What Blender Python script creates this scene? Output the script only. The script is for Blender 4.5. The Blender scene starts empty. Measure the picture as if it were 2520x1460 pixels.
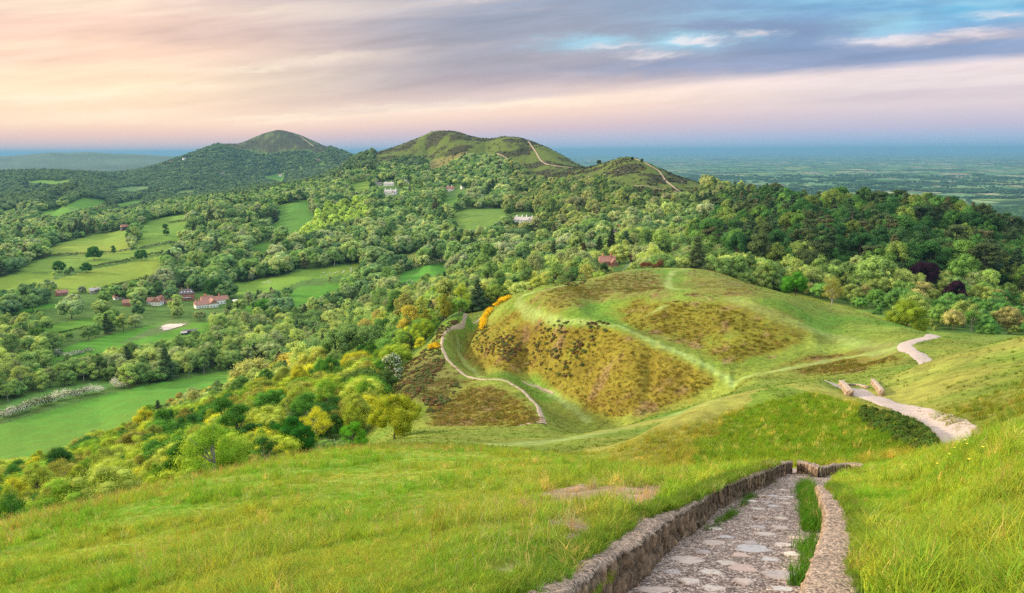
import bpy, bmesh, math, random
import numpy as np
from mathutils import Vector, Matrix, noise as mnoise
C = bpy.context
SC = C.scene
COL = SC.collection
R = math.radians
# ------------------------------------------------------------------ camera
PITCH, ROLL, FPX = R(10.3), R(0.28), 1969.0      # focal length in units of a 2520 px wide frame
cam_d = bpy.data.cameras.new('camera'); cam = bpy.data.objects.new('camera', cam_d); COL.objects.link(cam)
cam_d.sensor_width = 36.0; cam_d.lens = 36.0*FPX/2520.0
cam_d.clip_start = 0.05; cam_d.clip_end = 200000.0
_F = np.array([0, math.cos(PITCH), -math.sin(PITCH)]); _U = np.array([0, math.sin(PITCH), math.cos(PITCH)]); _R = np.array([1.0, 0, 0])
RR = _R*math.cos(ROLL) - _U*math.sin(ROLL); UU = _U*math.cos(ROLL) + _R*math.sin(ROLL)
cam.matrix_world = Matrix(((RR[0], UU[0], -_F[0], 0), (RR[1], UU[1], -_F[1], 0), (RR[2], UU[2], -_F[2], 0), (0, 0, 0, 1)))
SC.camera = cam
# ------------------------------------------------------------------ sky, sun, exposure
class _W: pass
def build_sky():
    w = bpy.data.worlds.new('World'); SC.world = w; w.use_nodes = True; T_ = w.node_tree; T_.nodes.clear()
    N = T_.nodes.new; L = T_.links.new
    def mth(op, a, b=None, clamp=False):
        nd = N('ShaderNodeMath'); nd.operation = op; nd.use_clamp = clamp
        for i, v in enumerate((a, b)):
            if v is None: continue
            if isinstance(v, (int, float)): nd.inputs[i].default_value = v
            else: L(v, nd.inputs[i])
        return nd.outputs[0]
    def mpr(v, a, b, c=0.0, d=1.0, smoothstep=False):
        nd = N('ShaderNodeMapRange'); L(v, nd.inputs[0])
        if smoothstep: nd.interpolation_type = 'SMOOTHSTEP'
        for i, x in enumerate((a, b, c, d)): nd.inputs[i+1].default_value = x
        return nd.outputs[0]
    def ramp(v, stops):
        nd = N('ShaderNodeValToRGB'); cr = nd.color_ramp
        while len(cr.elements) < len(stops): cr.elements.new(.5)
        for e, (p, c) in zip(cr.elements, stops):
            e.position = p; e.color = tuple(((x/255+.055)/1.055)**2.4 for x in c)+(1,)
        L(v, nd.inputs[0]); return nd.outputs[0]
    def mix(f, a, b, mode='MIX'):
        nd = N('ShaderNodeMix'); nd.data_type = 'RGBA'; nd.blend_type = mode
        for k, v in ((0, f), (6, a), (7, b)):
            if isinstance(v, (int, float)): nd.inputs[k].default_value = v
            elif isinstance(v, tuple): nd.inputs[k].default_value = v+(1,)
            else: L(v, nd.inputs[k])
        return nd.outputs[2]
    def s2l(*c): return tuple(((x/255+.055)/1.055)**2.4 for x in c)
    tc = N('ShaderNodeTexCoord'); sp = N('ShaderNodeSeparateXYZ'); L(tc.outputs['Generated'], sp.inputs[0])
    hyp = mth('SQRT', mth('ADD', mth('MULTIPLY', sp.outputs[0], sp.outputs[0]), mth('MULTIPLY', sp.outputs[1], sp.outputs[1])))
    el = mth('MULTIPLY', mth('ARCTAN2', sp.outputs[2], hyp), 57.2958)      # degrees above the horizon
    az = mth('MULTIPLY', mth('ARCTAN2', sp.outputs[0], sp.outputs[1]), 57.2958)   # degrees right of the view
    caz = mth('MAXIMUM', mth('COSINE', mth('MULTIPLY', az, .0174533)), .45); elz = el; el = mth('DIVIDE', el, caz)
    def nz(sx, sy, scale, detail, rough, off=0.0, tilt=0.0, dist=0.0):
        cb = N('ShaderNodeCombineXYZ'); L(mth('MULTIPLY', mth('ADD', az, mth('MULTIPLY', el, 0.0)), sx), cb.inputs[0])
        L(mth('MULTIPLY', mth('ADD', el, mth('MULTIPLY', az, tilt)), sy), cb.inputs[1]); cb.inputs[2].default_value = off
        t = N('ShaderNodeTexNoise'); t.inputs['Scale'].default_value = scale; t.inputs['Detail'].default_value = detail; t.inputs['Roughness'].default_value = rough; t.inputs['Distortion'].default_value = dist
        L(cb.outputs[0], t.inputs['Vector']); return t.outputs[0]
    nA = nz(.04, .22, 1.0, 6, .55, 1.3, -.09); nB = nz(.10, .55, 1.0, 6, .6, 7.7, -.09, .6); nC = nz(.03, .45, 1.0, 5, .5, 3.1, -.07)
    wob = mth('ADD', mth('MULTIPLY', mth('SUBTRACT', nA, .5), 1.3), mth('MULTIPLY', mth('SUBTRACT', nB, .5), .7))
    edge = mth('ADD', mth('MULTIPLY', az, .079), 3.55)
    edge = mth('MAXIMUM', edge, 2.2)
    elw = mth('ADD', el, mth('MULTIPLY', wob, mpr(el, .5, 5, .1, 1.0)))
    below = mth('MULTIPLY', mth('DIVIDE', el, edge), .5)
    dd = mth('SUBTRACT', elw, edge)
    above = mth('ADD', .5, mth('MULTIPLY', mth('DIVIDE', dd, mth('SUBTRACT', 12.0, edge)), .5))
    q = mix(mpr(dd, -.25, .25), below, above)   # grey channel
    sq = N('ShaderNodeSeparateColor'); L(q, sq.inputs[0]); q = sq.outputs[0]
    left = ramp(q, [(0, (200, 186, 194)), (.12, (220, 190, 188)), (.3, (240, 200, 184)), (.5, (254, 216, 184)), (.62, (255, 226, 190)), (.72, (250, 212, 184)), (.84, (238, 202, 182)), (1, (212, 190, 180))])
    cen = ramp(q, [(0, (168, 184, 210)), (.1, (185, 184, 205)), (.22, (215, 188, 192)), (.36, (242, 210, 192)), (.46, (250, 222, 202)), (.53, (206, 186, 184)), (.6, (170, 163, 172)), (.75, (152, 155, 171)), (.9, (148, 160, 182)), (1, (158, 172, 196))])
    rgt = ramp(q, [(0, (142, 178, 208)), (.06, (160, 180, 210)), (.15, (192, 184, 204)), (.27, (216, 200, 204)), (.4, (222, 208, 208)), (.49, (230, 214, 214)), (.535, (146, 160, 190)), (.65, (118, 150, 190)), (.8, (108, 156, 198)), (1, (92, 166, 208))])
    c = mix(mpr(az, -28, 0, 0, 1, True), left, cen); c = mix(mpr(az, 2, 26, 0, 1, True), c, rgt)
    # broken wisps: bright torn gaps on the right, cream streaks on the left
    wx = mth('MULTIPLY', mth('SUBTRACT', nz(.5, 2.2, 1.0, 5, .62, 31.0, -.12), .5), 5.0); wy = mth('MULTIPLY', mth('SUBTRACT', nz(.4, 1.6, 1.0, 5, .62, 44.0, -.1), .5), 1.5)
    azw = mth('ADD', az, wx); elw2 = mth('ADD', el, wy)
    def patches(c, lst, col):
        tot = None
        for x, y, rx, ry, am in lst:
            a0 = math.degrees(math.atan((x-1260)/1969)); e0 = (370-y)/1969*57.3; ra = rx/1969*57.3*math.cos(math.radians(a0))**2; re = ry/1969*57.3
            dx = mth('DIVIDE', mth('SUBTRACT', azw, a0), ra); dy = mth('DIVIDE', mth('SUBTRACT', mth('SUBTRACT', elw2, e0), mth('MULTIPLY', mth('SUBTRACT', az, a0), .03)), re)
            g = mth('MULTIPLY', mth('EXPONENT', mth('MULTIPLY', mth('ADD', mth('MULTIPLY', dx, dx), mth('MULTIPLY', dy, dy)), -1.0)), am)
            tot = g if tot is None else mth('MAXIMUM', tot, g)
        return mix(tot, c, col)
    c = patches(c, [(1450, 118, 110, 17, .8), (1660, 118, 110, 20, .95), (1840, 105, 60, 14, .7), (2150, 80, 130, 30, .85), (2360, 45, 130, 30, .8), (2180, 12, 300, 22, .8), (1800, 60, 240, 14, .35), (2480, 60, 90, 30, .4)], s2l(158, 208, 228))
    c = patches(c, [(1600, 150, 60, 9, .7), (1700, 116, 60, 7, .9), (1845, 99, 40, 6, .9), (1500, 128, 60, 6, .5), (2150, 118, 110, 13, .9), (2350, 104, 80, 11, .9), (2420, 60, 60, 8, .6), (2270, 118, 50, 6, .6), (2510, 96, 40, 8, .5), (1160, 18, 60, 8, .6)], s2l(232, 222, 222))
    c = patches(c, [(170, 238, 170, 14, .6), (470, 215, 90, 8, .45), (668, 178, 55, 7, .75), (300, 285, 260, 16, .35), (700, 290, 200, 9, .5), (1150, 262, 380, 9, .5), (820, 150, 90, 8, .3)], s2l(255, 238, 210))
    c = patches(c, [(100, 5, 190, 11, .5), (520, 95, 200, 22, .22), (1150, 200, 160, 18, .3)], s2l(190, 168, 172))
    c = patches(c, [(1760, 78, 90, 12, .5), (1960, 95, 120, 26, .6), (1650, 175, 300, 20, .5), (2100, 150, 260, 20, .5), (1900, 170, 300, 16, .5)], s2l(132, 150, 186))
    blu = mth('MULTIPLY', mpr(nz(.05, .3, 1.0, 5, .55, 12.0, -.05), .47, .62, 0, 1, True), mth('MULTIPLY', mpr(az, 6, 20, 0, 1), mpr(el, 8.0, 9.4, 0, 1)))
    c = mix(mth('MULTIPLY', blu, .9), c, s2l(88, 172, 214))
    str_ = mth('MULTIPLY', mpr(nC, .52, .68, 0, 1, True), mpr(el, 1.2, 4, 0, 1)); warm = mix(mpr(az, -25, 5, 0, 1), s2l(255, 236, 205), s2l(196, 182, 190))
    c = mix(mth('MULTIPLY', str_, .5), c, warm)
    drk = mth('MULTIPLY', mpr(nz(.05, .35, 1.0, 6, .55, 21.0, -.08), .5, .68, 0, 1, True), mpr(dd, .1, 1.5, 0, 1)); 
    c = mix(mth('MULTIPLY', drk, .25), c, mix(mpr(az, -25, 5, 0, 1), s2l(214, 182, 174), s2l(128, 134, 160)))
    tex = nz(.12, .9, 1.0, 7, .62, 57.0, -.1, .4); gv = N('ShaderNodeVectorMath'); gv.operation = 'SCALE'; L(c, gv.inputs[0]); L(mth('ADD', 1.0, mth('MULTIPLY', mpr(tex, .3, .7, -.11, .11), mpr(el, 1.5, 5, 0, 1))), gv.inputs['Scale']); c = gv.outputs[0]
    # unseen sky overhead: Nishita plus extra brightness added to light the land
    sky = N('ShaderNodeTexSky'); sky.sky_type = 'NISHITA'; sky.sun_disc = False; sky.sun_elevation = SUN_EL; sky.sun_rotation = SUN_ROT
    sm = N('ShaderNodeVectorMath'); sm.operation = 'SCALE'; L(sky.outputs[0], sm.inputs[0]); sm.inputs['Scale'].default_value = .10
    sky_fill = mix(mpr(az, -120, 60, 0, 1), (1.75, 1.45, 1.12), (1.15, 1.25, 1.38)); hi = mix(1.0, sm.outputs[0], sky_fill, 'ADD')
    sc_ = N('ShaderNodeVectorMath'); sc_.operation = 'SCALE'; L(hi, sc_.inputs[0]); sc_.inputs['Scale'].default_value = VAULT_FILL
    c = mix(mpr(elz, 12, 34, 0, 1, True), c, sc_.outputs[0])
    c = mix(mpr(elz, -.6, -3, 0, 1), c, (.10, .13, .07))
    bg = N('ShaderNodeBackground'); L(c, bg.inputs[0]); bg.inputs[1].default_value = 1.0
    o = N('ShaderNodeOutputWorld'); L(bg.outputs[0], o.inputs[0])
SUN_EL, SUN_AZ, VAULT_FILL = R(17), R(-80), 1.02            # azimuth measured from the view direction, left is negative
SUN_ROT = SUN_AZ
build_sky()
sun_d = bpy.data.lights.new('sun', 'SUN'); sun_d.energy = 5.0; sun_d.angle = R(5); sun_d.color = (1, .85, .60)
sun = bpy.data.objects.new('sun', sun_d); COL.objects.link(sun)
_sd = Vector((math.sin(SUN_AZ)*math.cos(SUN_EL), math.cos(SUN_AZ)*math.cos(SUN_EL), math.sin(SUN_EL)))
sun.rotation_euler = _sd.to_track_quat('Z', 'Y').to_euler()
SC.view_settings.view_transform = 'Standard'; SC.view_settings.look = 'None'; SC.view_settings.exposure = 0.24; SC.view_settings.gamma = 1.0
SC.cycles.max_bounces = 6; SC.cycles.diffuse_bounces = 3; SC.cycles.transmission_bounces = 3; SC.cycles.volume_bounces = 1; SC.cycles.use_denoising = False

# ------------------------------------------------------------------ land survey helpers
def st(px, py):
    "direction through a survey sighting: (x/y, z/y)"
    u = (px-1260.0)/FPX; v = (730.0-py)/FPX
    d = [RR[i]*u + UU[i]*v + _F[i] for i in range(3)]
    return d[0]/d[1], d[2]/d[1]
def project(x, y, z):
    y = np.maximum(y, 1e-3)
    w = x*_F[0]+y*_F[1]+z*_F[2]
    w = np.maximum(w, 1e-3)
    return 1260+FPX*(x*RR[0]+y*RR[1]+z*RR[2])/w, 730-FPX*(x*UU[0]+y*UU[1]+z*UU[2])/w
SLOPE = 0.336
def plane_y(px, py, a):
    t = st(px, py)[1]
    return -a/(t+SLOPE)
CP = []                                     # control points (s, lnY, t)
def P3(px, py, Y, h=0.0):
    s, t = st(px, py); CP.append((s, math.log(Y), t-h/Y))
def line(pts, h=0.0, step=0.075):
    out = []
    for a, b in zip(pts, pts[1:]):
        ha = a[3] if len(a) > 3 else h; hb = b[3] if len(b) > 3 else h
        n = max(1, int(math.ceil(math.hypot((b[0]-a[0])/FPX*6, math.log(b[2]/a[2]))/step)))
        for i in range(n):
            k = i/n; out.append((a[0]+(b[0]-a[0])*k, a[1]+(b[1]-a[1])*k, a[2]*(b[2]/a[2])**k, ha+(hb-ha)*k))
    b = pts[-1]; out.append((b[0], b[1], b[2], b[3] if len(b) > 3 else h))
    for p in out: P3(*p)
def Z3(px, py, z, h=0.0):
    s, t = st(px, py); Y = (z+h)/t; CP.append((s, math.log(Y), z/Y))
def zline(pts, step=60):
    for a, b in zip(pts, pts[1:]):
        n = max(1, int(math.hypot(b[0]-a[0], b[1]-a[1])/step))
        for i in range(n):
            k = i/n; Z3(a[0]+(b[0]-a[0])*k, a[1]+(b[1]-a[1])*k, a[2]+(b[2]-a[2])*k)
    Z3(*pts[-1])
def W3(s, Y, z): CP.append((s, math.log(Y), z/Y))
# by the camera
for s in np.linspace(-1.5, 1.5, 9):
    W3(s, .5, -1.70-.336*.5 + (-.10*s*.5)); W3(s, 1.2, -1.70-.336*1.2 + (.10 if s > 0 else -.06)*s*1.2)
WALL_L_TOP = [(1250, 1590), (1396, 1459), (1495, 1375), (1584, 1326), (1646, 1274), (1732, 1229), (1765, 1202), (1824, 1180), (1903, 1153), (1921, 1141), (1953, 1136)]
WALL_L_BACK = [(1130, 1590), (1304, 1459), (1398, 1383), (1478, 1338), (1576, 1264), (1651, 1240), (1745, 1202), (1805, 1172), (1890, 1145), (1915, 1136), (1950, 1132)]
PATH_C = [(1790, 1620), (1800, 1460), (1810, 1400), (1830, 1340), (1850, 1290), (1880, 1250), (1915, 1210), (1945, 1180), (1985, 1163), (2050, 1160), (2120, 1158)]
PATH_A = 1.70
for p in PATH_C: P3(p[0], p[1], plane_y(p[0], p[1], PATH_A))
for p in WALL_L_BACK[1:-2]: P3(p[0]-12, p[1], plane_y(p[0]-12, p[1], 1.26))
WALL_R_OUT = [(2180, 1620), (2092, 1459), (2102, 1338), (2092, 1264), (2052, 1200)]
for p in WALL_R_OUT[1:]: P3(p[0]+15, p[1], plane_y(p[0]+15, p[1], 1.36))
line([(-400, 1560, 8.2), (0, 1460, 8.2), (600, 1460, 6.0), (1200, 1460, 4.9)])
line([(0, 1380, 12), (400, 1330, 11.5), (800, 1300, 10.5), (1200, 1240, 11), (1450, 1220, 10.8)])
line([(-500, 1380, 16), (0, 1296, 17), (200, 1247, 18.5), (400, 1197, 20.5), (600, 1150, 24), (830, 1108, 29), (1000, 1104, 29), (1190, 1112, 27), (1394, 1135, 22), (1495, 1160, 17.5), (1650, 1180, 14.8)])
line([(-500, 1440, 24), (0, 1370, 26), (300, 1290, 28), (600, 1200, 34), (830, 1128, 38)])
line([(-500, 1450, 45), (0, 1380, 45), (300, 1300, 48), (600, 1200, 55), (860, 1130, 62)])
line([(1500, 1175, 22), (1620, 1172, 21.5), (1750, 1163, 21.5), (1880, 1148, 22), (1990, 1140, 23.5), (2110, 1132, 24), (2200, 1122, 24)])
line([(860, 1106, 42), (960, 1087, 62), (1070, 1068, 80), (1200, 1056, 90), (1330, 1046, 95)])
P3(1346, 1109, 45); P3(1200, 1098, 45); P3(1420, 1100, 45); P3(1430, 1080, 58); P3(1350, 1075, 68); P3(1480, 1060, 75); P3(1600, 1030, 85)
line([(1560, 1045, 100), (1680, 1010, 100), (1800, 965, 100)])
# bank beside the path
line([(1500, 1150, 26), (1600, 1064, 35), (1750, 990, 42), (1900, 950, 46), (2015, 932, 48), (2040, 942, 48)])
P3(1800, 1080, 31); P3(2000, 1050, 32); P3(2000, 985, 40); P3(2200, 1060, 28); P3(1650, 1110, 29)
line([(2050, 990, 39), (2120, 1000, 37), (2200, 1024, 33), (2260, 1050, 30), (2310, 1092, 26)])
line([(2290, 1106, 24), (2200, 1118, 24.5)])
line([(2055, 948, 49), (2120, 970, 44), (2190, 998, 38), (2260, 1030, 33), (2340, 1070, 28.5), (2400, 1090, 26)])
line([(2130, 952, 48), (2200, 985, 41), (2290, 1022, 33), (2360, 1052, 29), (2415, 1080, 26)])
line([(1620, 1088, 43), (1760, 1026, 51), (1900, 980, 57), (2020, 958, 61)])
line([(2520, 1070, 22), (2430, 1075, 25)]); P3(2520, 950, 33); P3(2400, 960, 36); P3(2300, 960, 40)
line([(2165, 942, 50), (2250, 907, 53), (2350, 870, 55), (2520, 826, 56), (2900, 740, 60)])
line([(2130, 960, 62), (2250, 935, 72), (2350, 905, 74), (2520, 860, 76), (2900, 790, 80)])
line([(2520, 1062, 9.6), (2400, 1094, 12), (2300, 1117, 15.5), (2150, 1152, 19.5)])
line([(2520, 1130, 13), (2400, 1125, 15.5), (2310, 1122, 19)])
P3(2520, 1250, 6.3); P3(2520, 1460, 4.1); P3(2300, 1300, 7.8); P3(2250, 1460, 4.6); P3(2800, 1300, 5.5); P3(2250, 1200, 12.5); P3(2900, 1000, 10)
# hill-fort spur
OUTER = [(1215, 770, 305), (1180, 783, 282), (1110, 805, 255), (1085, 845, 228), (1100, 885, 204), (1150, 925, 180), (1230, 928, 168), (1290, 960, 146), (1325, 1000, 124), (1335, 1038, 106)]
line(OUTER)
line([(1180, 815, 285), (1150, 845, 264), (1130, 862, 250), (1147, 892, 228), (1195, 928, 198)])
line([(1290, 942, 182), (1400, 1010, 156), (1470, 1040, 145), (1560, 1032, 138), (1660, 1000, 140), (1760, 968, 140), (1840, 935, 138)])
line([(1265, 733, 236), (1285, 760, 221), (1370, 789, 193), (1450, 790, 183), (1530, 803, 172), (1620, 845, 160), (1720, 885, 151), (1790, 925, 144), (1805, 955, 139)])
line([(1262, 740, 236), (1190, 795, 245), (1160, 840, 242)])
P3(1300, 860, 203); P3(1450, 900, 167); P3(1600, 935, 151); P3(1720, 940, 144)
line([(1500, 745, 206), (1620, 733, 190), (1750, 731, 184), (1850, 734, 180), (1920, 765, 172), (1985, 815, 162), (2000, 835, 156)])
line([(1450, 775, 194), (1600, 828, 169), (1700, 862, 159), (1790, 898, 149), (1900, 885, 150), (1990, 850, 154)])
line([(1500, 715, 238), (1640, 712, 230), (1780, 708, 226), (1900, 722, 220)])
P3(1580, 690, 262); P3(1680, 690, 263); P3(1780, 690, 257)
line([(1265, 731, 240), (1320, 709, 264), (1430, 692, 280), (1500, 676, 295), (1560, 662, 305), (1640, 659, 308), (1700, 661, 306), (1760, 669, 297), (1850, 700, 272), (1960, 731, 246), (2000, 740, 237), (2100, 766, 210), (2200, 796, 186), (2310, 828, 161), (2350, 832, 149)])
line([(1300, 745, 360), (1420, 720, 380), (1500, 702, 400), (1600, 690, 410), (1760, 700, 400), (1880, 735, 370), (2000, 768, 340), (2100, 795, 300), (2200, 828, 250), (2350, 870, 200), (2500, 880, 180)])
line([(2210, 848, 130), (2250, 868, 116), (2285, 893, 104), (2330, 840, 132)])
line([(1830, 930, 135), (1920, 905, 140), (2050, 885, 142), (2150, 880, 130)]); P3(2400, 850, 125)
P3(2500, 860, 120); P3(2100, 800, 172); P3(2000, 790, 176); P3(1850, 930, 112); P3(2030, 938, 90)
# outer face of the spur and the slope below
line([(1060, 1062, 104), (1150, 1054, 112), (1250, 1050, 112)])
P3(1180, 1000, 130); P3(1050, 1010, 132); P3(1070, 930, 178); P3(1000, 960, 160); P3(1020, 895, 212); P3(1060, 850, 240)
line([(960, 1085, 102), (880, 1090, 98, 2)])
for p in [(100, 1215, 78, 7), (-300, 1300, 70, 7), (300, 1150, 92, 7), (500, 1105, 102, 7), (700, 1050, 115, 7), (560, 1000, 150, 8), (700, 940, 180, 8),
          (850, 1000, 140, 8), (850, 880, 215, 9), (950, 860, 225, 9), (950, 950, 170, 5), (1050, 770, 300, 9), (1160, 745, 340, 9), (1280, 700, 385, 9), (1420, 672, 430, 10), (1490, 660, 500, 6),
          (330, 1020, 255, 8), (100, 1140, 150, 8), (500, 960, 330, 9), (750, 880, 440, 10), (900, 800, 470, 10), (1050, 730, 520, 10), (1250, 680, 560, 10), (1400, 640, 620, 10)]: P3(*p)
# valley floor, fields
zline([(-400, 1200, -128), (0, 1120, -133), (250, 1045, -138)]); zline([(-300, 1060, -140), (0, 1005, -142), (250, 965, -144), (500, 925, -147), (700, 895, -148), (840, 868, -150)])
zline([(-200, 950, -142), (100, 890, -143), (300, 860, -145), (500, 820, -146), (650, 790, -147)])
zline([(-300, 830, -146), (0, 780, -147), (200, 770, -147), (450, 760, -147), (560, 752, -147), (700, 745, -146), (830, 715, -144)])
zline([(-300, 740, -144), (0, 710, -144), (200, 720, -144), (350, 690, -142), (400, 655, -136)]); zline([(600, 715, -144), (750, 700, -140), (900, 668, -132), (1000, 645, -126)])
zline([(-200, 690, -138), (100, 650, -136), (250, 640, -134), (420, 600, -126)]); zline([(980, 690, -128), (1100, 675, -122)]); P3(1050, 655, 830)
P3(-200, 620, 1100, 12); P3(50, 600, 1200, 12); P3(250, 590, 1250); P3(350, 550, 1330); P3(470, 545, 1300); P3(450, 640, 1020, 10); P3(560, 580, 1080, 12)
P3(650, 500, 1450, 12); P3(720, 500, 1420); P3(760, 540, 1230); P3(700, 560, 1180); P3(640, 605, 1080); P3(600, 670, 900, 12)
P3(560, 510, 1350, 12); P3(830, 545, 1180, 12); P3(800, 620, 950, 12); P3(950, 600, 960, 12); P3(1120, 600, 900, 12)
P3(1080, 500, 1280, 12); P3(950, 500, 1350, 12); P3(1130, 495, 1330); P3(1160, 555, 1060); P3(1220, 540, 1100); P3(965, 475, 1500); P3(1110, 470, 1560)
P3(1290, 537, 1030); P3(1300, 600, 860, 12); P3(1400, 560, 900, 12); P3(1300, 480, 1350, 12); P3(1250, 430, 1650, 10); P3(1100, 420, 1850, 8)
P3(1480, 652, 560); P3(1555, 655, 520); P3(1560, 630, 600); P3(1500, 560, 800, 12); P3(1600, 560, 740, 12); P3(1700, 600, 560, 12); P3(1500, 480, 1150, 10); P3(1650, 500, 960, 11); P3(1450, 640, 640, 12)
P3(870, 460, 1650); P3(890, 430, 1800, 10); P3(1000, 400, 2050); P3(1060, 370, 2150); P3(1200, 370, 2000); P3(1330, 400, 1750); P3(1400, 415, 1650); P3(780, 440, 2100, 10)
# far left country
for p in [(0, 560, -150), (150, 530, -152), (100, 505, -150), (260, 500, -150), (320, 495, -150), (330, 467, -148), (470, 470, -150), (300, 540, -145), (0, 470, -150), (480, 490, -150), (600, 440, -135, 10), (690, 437, -130), (-300, 500, -150), (560, 470, -150, 10)]: Z3(*p)
line([(-300, 440, 4000, 10), (0, 424, 3800, 10), (100, 420, 3700, 10), (200, 425, 3600, 10), (240, 432, 3700)])
line([(180, 455, 2300, 10), (100, 475, 2150, 10), (0, 500, 2000, 10)]); P3(160, 500, 1900)
line([(-300, 450, 5500), (0, 440, 5500), (200, 436, 5500)])
line([(-300, 391, 9800), (0, 390, 9800), (60, 386, 9800), (100, 381, 9800), (130, 378, 9800), (160, 382, 9800), (220, 378, 9800), (260, 381, 9800), (300, 386, 9800), (340, 383, 9800), (390, 388, 9800), (450, 390, 9800), (520, 398, 9800)])
line([(-300, 412, 22000), (500, 408, 22000)]); line([(-300, 425, 7500), (350, 418, 7500)])
# Beacon
line([(330, 425, 4300, 8), (400, 405, 4600, 5), (450, 388, 4800), (500, 370, 5000), (545, 354, 5150), (590, 353, 5250), (640, 334, 5200), (665, 325, 5200), (690, 321, 5200), (715, 325, 5180), (740, 334, 5100), (800, 361, 4900), (850, 379, 4700), (880, 392, 4600), (940, 412, 4500)])
line([(400, 440, 6500), (600, 420, 6500), (700, 410, 6500), (900, 430, 6500)]); P3(600, 400, 4500); P3(700, 390, 4600); P3(780, 400, 4300); P3(640, 362, 4950); P3(690, 318, 5210); P3(860, 425, 3700, 8); P3(500, 415, 4100, 8)
P3(760, 440, 3300, 10); P3(600, 460, 2900, 10); P3(860, 440, 2700, 10)
# Pinnacle ridge
line([(840, 420, 2500, 5), (880, 396, 2500, 2), (930, 374, 2400), (1000, 352, 2300), (1060, 334, 2230), (1085, 327, 2210), (1110, 325, 2200), (1130, 328, 2180), (1160, 340, 2150), (1210, 344, 2100), (1240, 337, 2050), (1290, 343, 2000), (1340, 361, 1950), (1380, 382, 1880), (1410, 400, 1820), (1435, 411, 1750), (1470, 407, 1650), (1500, 398, 1560), (1525, 389, 1500), (1545, 385, 1480), (1570, 391, 1460), (1600, 403, 1430), (1650, 427, 1400), (1720, 452, 1330), (1760, 465, 1250, 5), (1830, 486, 1100, 8), (1900, 495, 900, 12), (1960, 508, 800, 12)])
line([(840, 460, 3000), (930, 430, 3000), (1000, 410, 3000), (1110, 400, 2900), (1240, 410, 2700), (1350, 440, 2500), (1435, 470, 2300), (1545, 460, 1900), (1650, 490, 1800), (1760, 520, 1700), (1830, 530, 1500), (1960, 545, 1150)])
P3(1560, 430, 1330); P3(1620, 455, 1250); P3(1690, 481, 1180); P3(1480, 430, 1420); P3(1560, 460, 1180, 6); P3(1300, 370, 1900)
# right hand wood hill
line([(1960, 500, 760, 14), (2050, 493, 680, 18), (2200, 500, 640, 18), (2350, 522, 610, 18), (2450, 550, 580, 18), (2520, 585, 560, 18), (2800, 680, 520, 18)])
line([(2000, 570, 950), (2200, 560, 900), (2350, 580, 850), (2520, 640, 800), (2800, 740, 750)])
for p in [(1750, 640, 470, 10), (1800, 560, 640, 14), (1900, 600, 520, 14), (2100, 590, 520, 18), (2300, 610, 500, 18), (2480, 670, 450, 16), (1900, 700, 400, 8), (2100, 730, 360, 8), (2300, 770, 310, 8), (2500, 790, 280, 8), (1750, 560, 720, 12), (2700, 800, 300, 8)]: P3(*p)
for s, k in ((.1, .7), (.2, .8), (.35, 1), (.6, 1), (.9, 1), (1.5, 1)):
    W3(s, 1800/k, -255)
    if s > .3: W3(s, 1300, -205)
for s in np.linspace(.05, 1.5, 8): W3(s, 3200 if s > .2 else 4500, -275); W3(s, 6000, -282)
for s in np.linspace(-1.5, 1.5, 11):
    for Y in (9500, 30000, 60000, 90000): 
        if Y != 9500 or s > 0 or s < -.7: W3(s, Y, -285)
for s in (-1.5, -1.1): W3(s, 20, -9); W3(s, 60, -25); W3(s, 200, -80); W3(s, 500, -140); W3(s, 2000, -150); W3(s, 5000, -160)
for s in (1.1, 1.5): W3(s, 20, -6); W3(s, 60, -20); W3(s, 200, -60); W3(s, 500, -90)
CP = np.array(CP)
AZ = 6.0
def _kern(d2): return np.sqrt(d2+.0006)
def _fit():
    X = CP[:, :2]*np.array([AZ, 1.0]); n = len(X)
    D = ((X[:, None, :]-X[None, :, :])**2).sum(-1)
    A = np.zeros((n+3, n+3)); A[:n, :n] = _kern(D) - np.eye(n)*.003
    A[:n, n] = 1; A[:n, n+1:] = X; A[n, :n] = 1; A[n+1:, :n] = X.T
    b = np.zeros(n+3); b[:n] = CP[:, 2]
    w = np.linalg.lstsq(A, b, rcond=None)[0]
    return X, w
_X, _w = _fit()
DS, DL = .0065, .015
GS = np.arange(-1.52, 1.521, DS); GL = np.arange(math.log(.45), math.log(95000), DL)
T = np.zeros((len(GL), len(GS)), np.float32)
_X32 = _X.astype(np.float32); _w32 = _w.astype(np.float64)
for i, l in enumerate(GL):
    a = (GS*AZ)[:, None]-_X[None, :, 0]; b = l-_X[:, 1]
    T[i] = _kern(a*a+(b*b)[None, :])@_w[:-3] + _w[-3] + _w[-2]*GS*AZ + _w[-1]*l
def vnoise(x, y, seed=0):
    "smooth value noise, vectorised"
    xi = np.floor(x).astype(np.int64); yi = np.floor(y).astype(np.int64); fx = x-xi; fy = y-yi
    fx = fx*fx*(3-2*fx); fy = fy*fy*(3-2*fy)
    def h(a, b):
        n = (a*374761393 + b*668265263 + seed*974634777) & 0xffffffff
        n = ((n ^ (n >> 13))*1274126177) & 0xffffffff
        return ((n ^ (n >> 16)) & 0xffff)/65535.0
    return (h(xi, yi)*(1-fx)+h(xi+1, yi)*fx)*(1-fy)+(h(xi, yi+1)*(1-fx)+h(xi+1, yi+1)*fx)*fy
def fbm(x, y, sc, seed=0, o=3):
    r = 0; a = 1; n = 0
    for k in range(o): r = r+a*(vnoise(x/sc*2**k, y/sc*2**k, seed+k)-.5); n += a; a *= .5
    return r/n*2
def smooth(a, b, x):
    t = np.clip((x-a)/(b-a), 0, 1); return t*t*(3-2*t)
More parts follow.
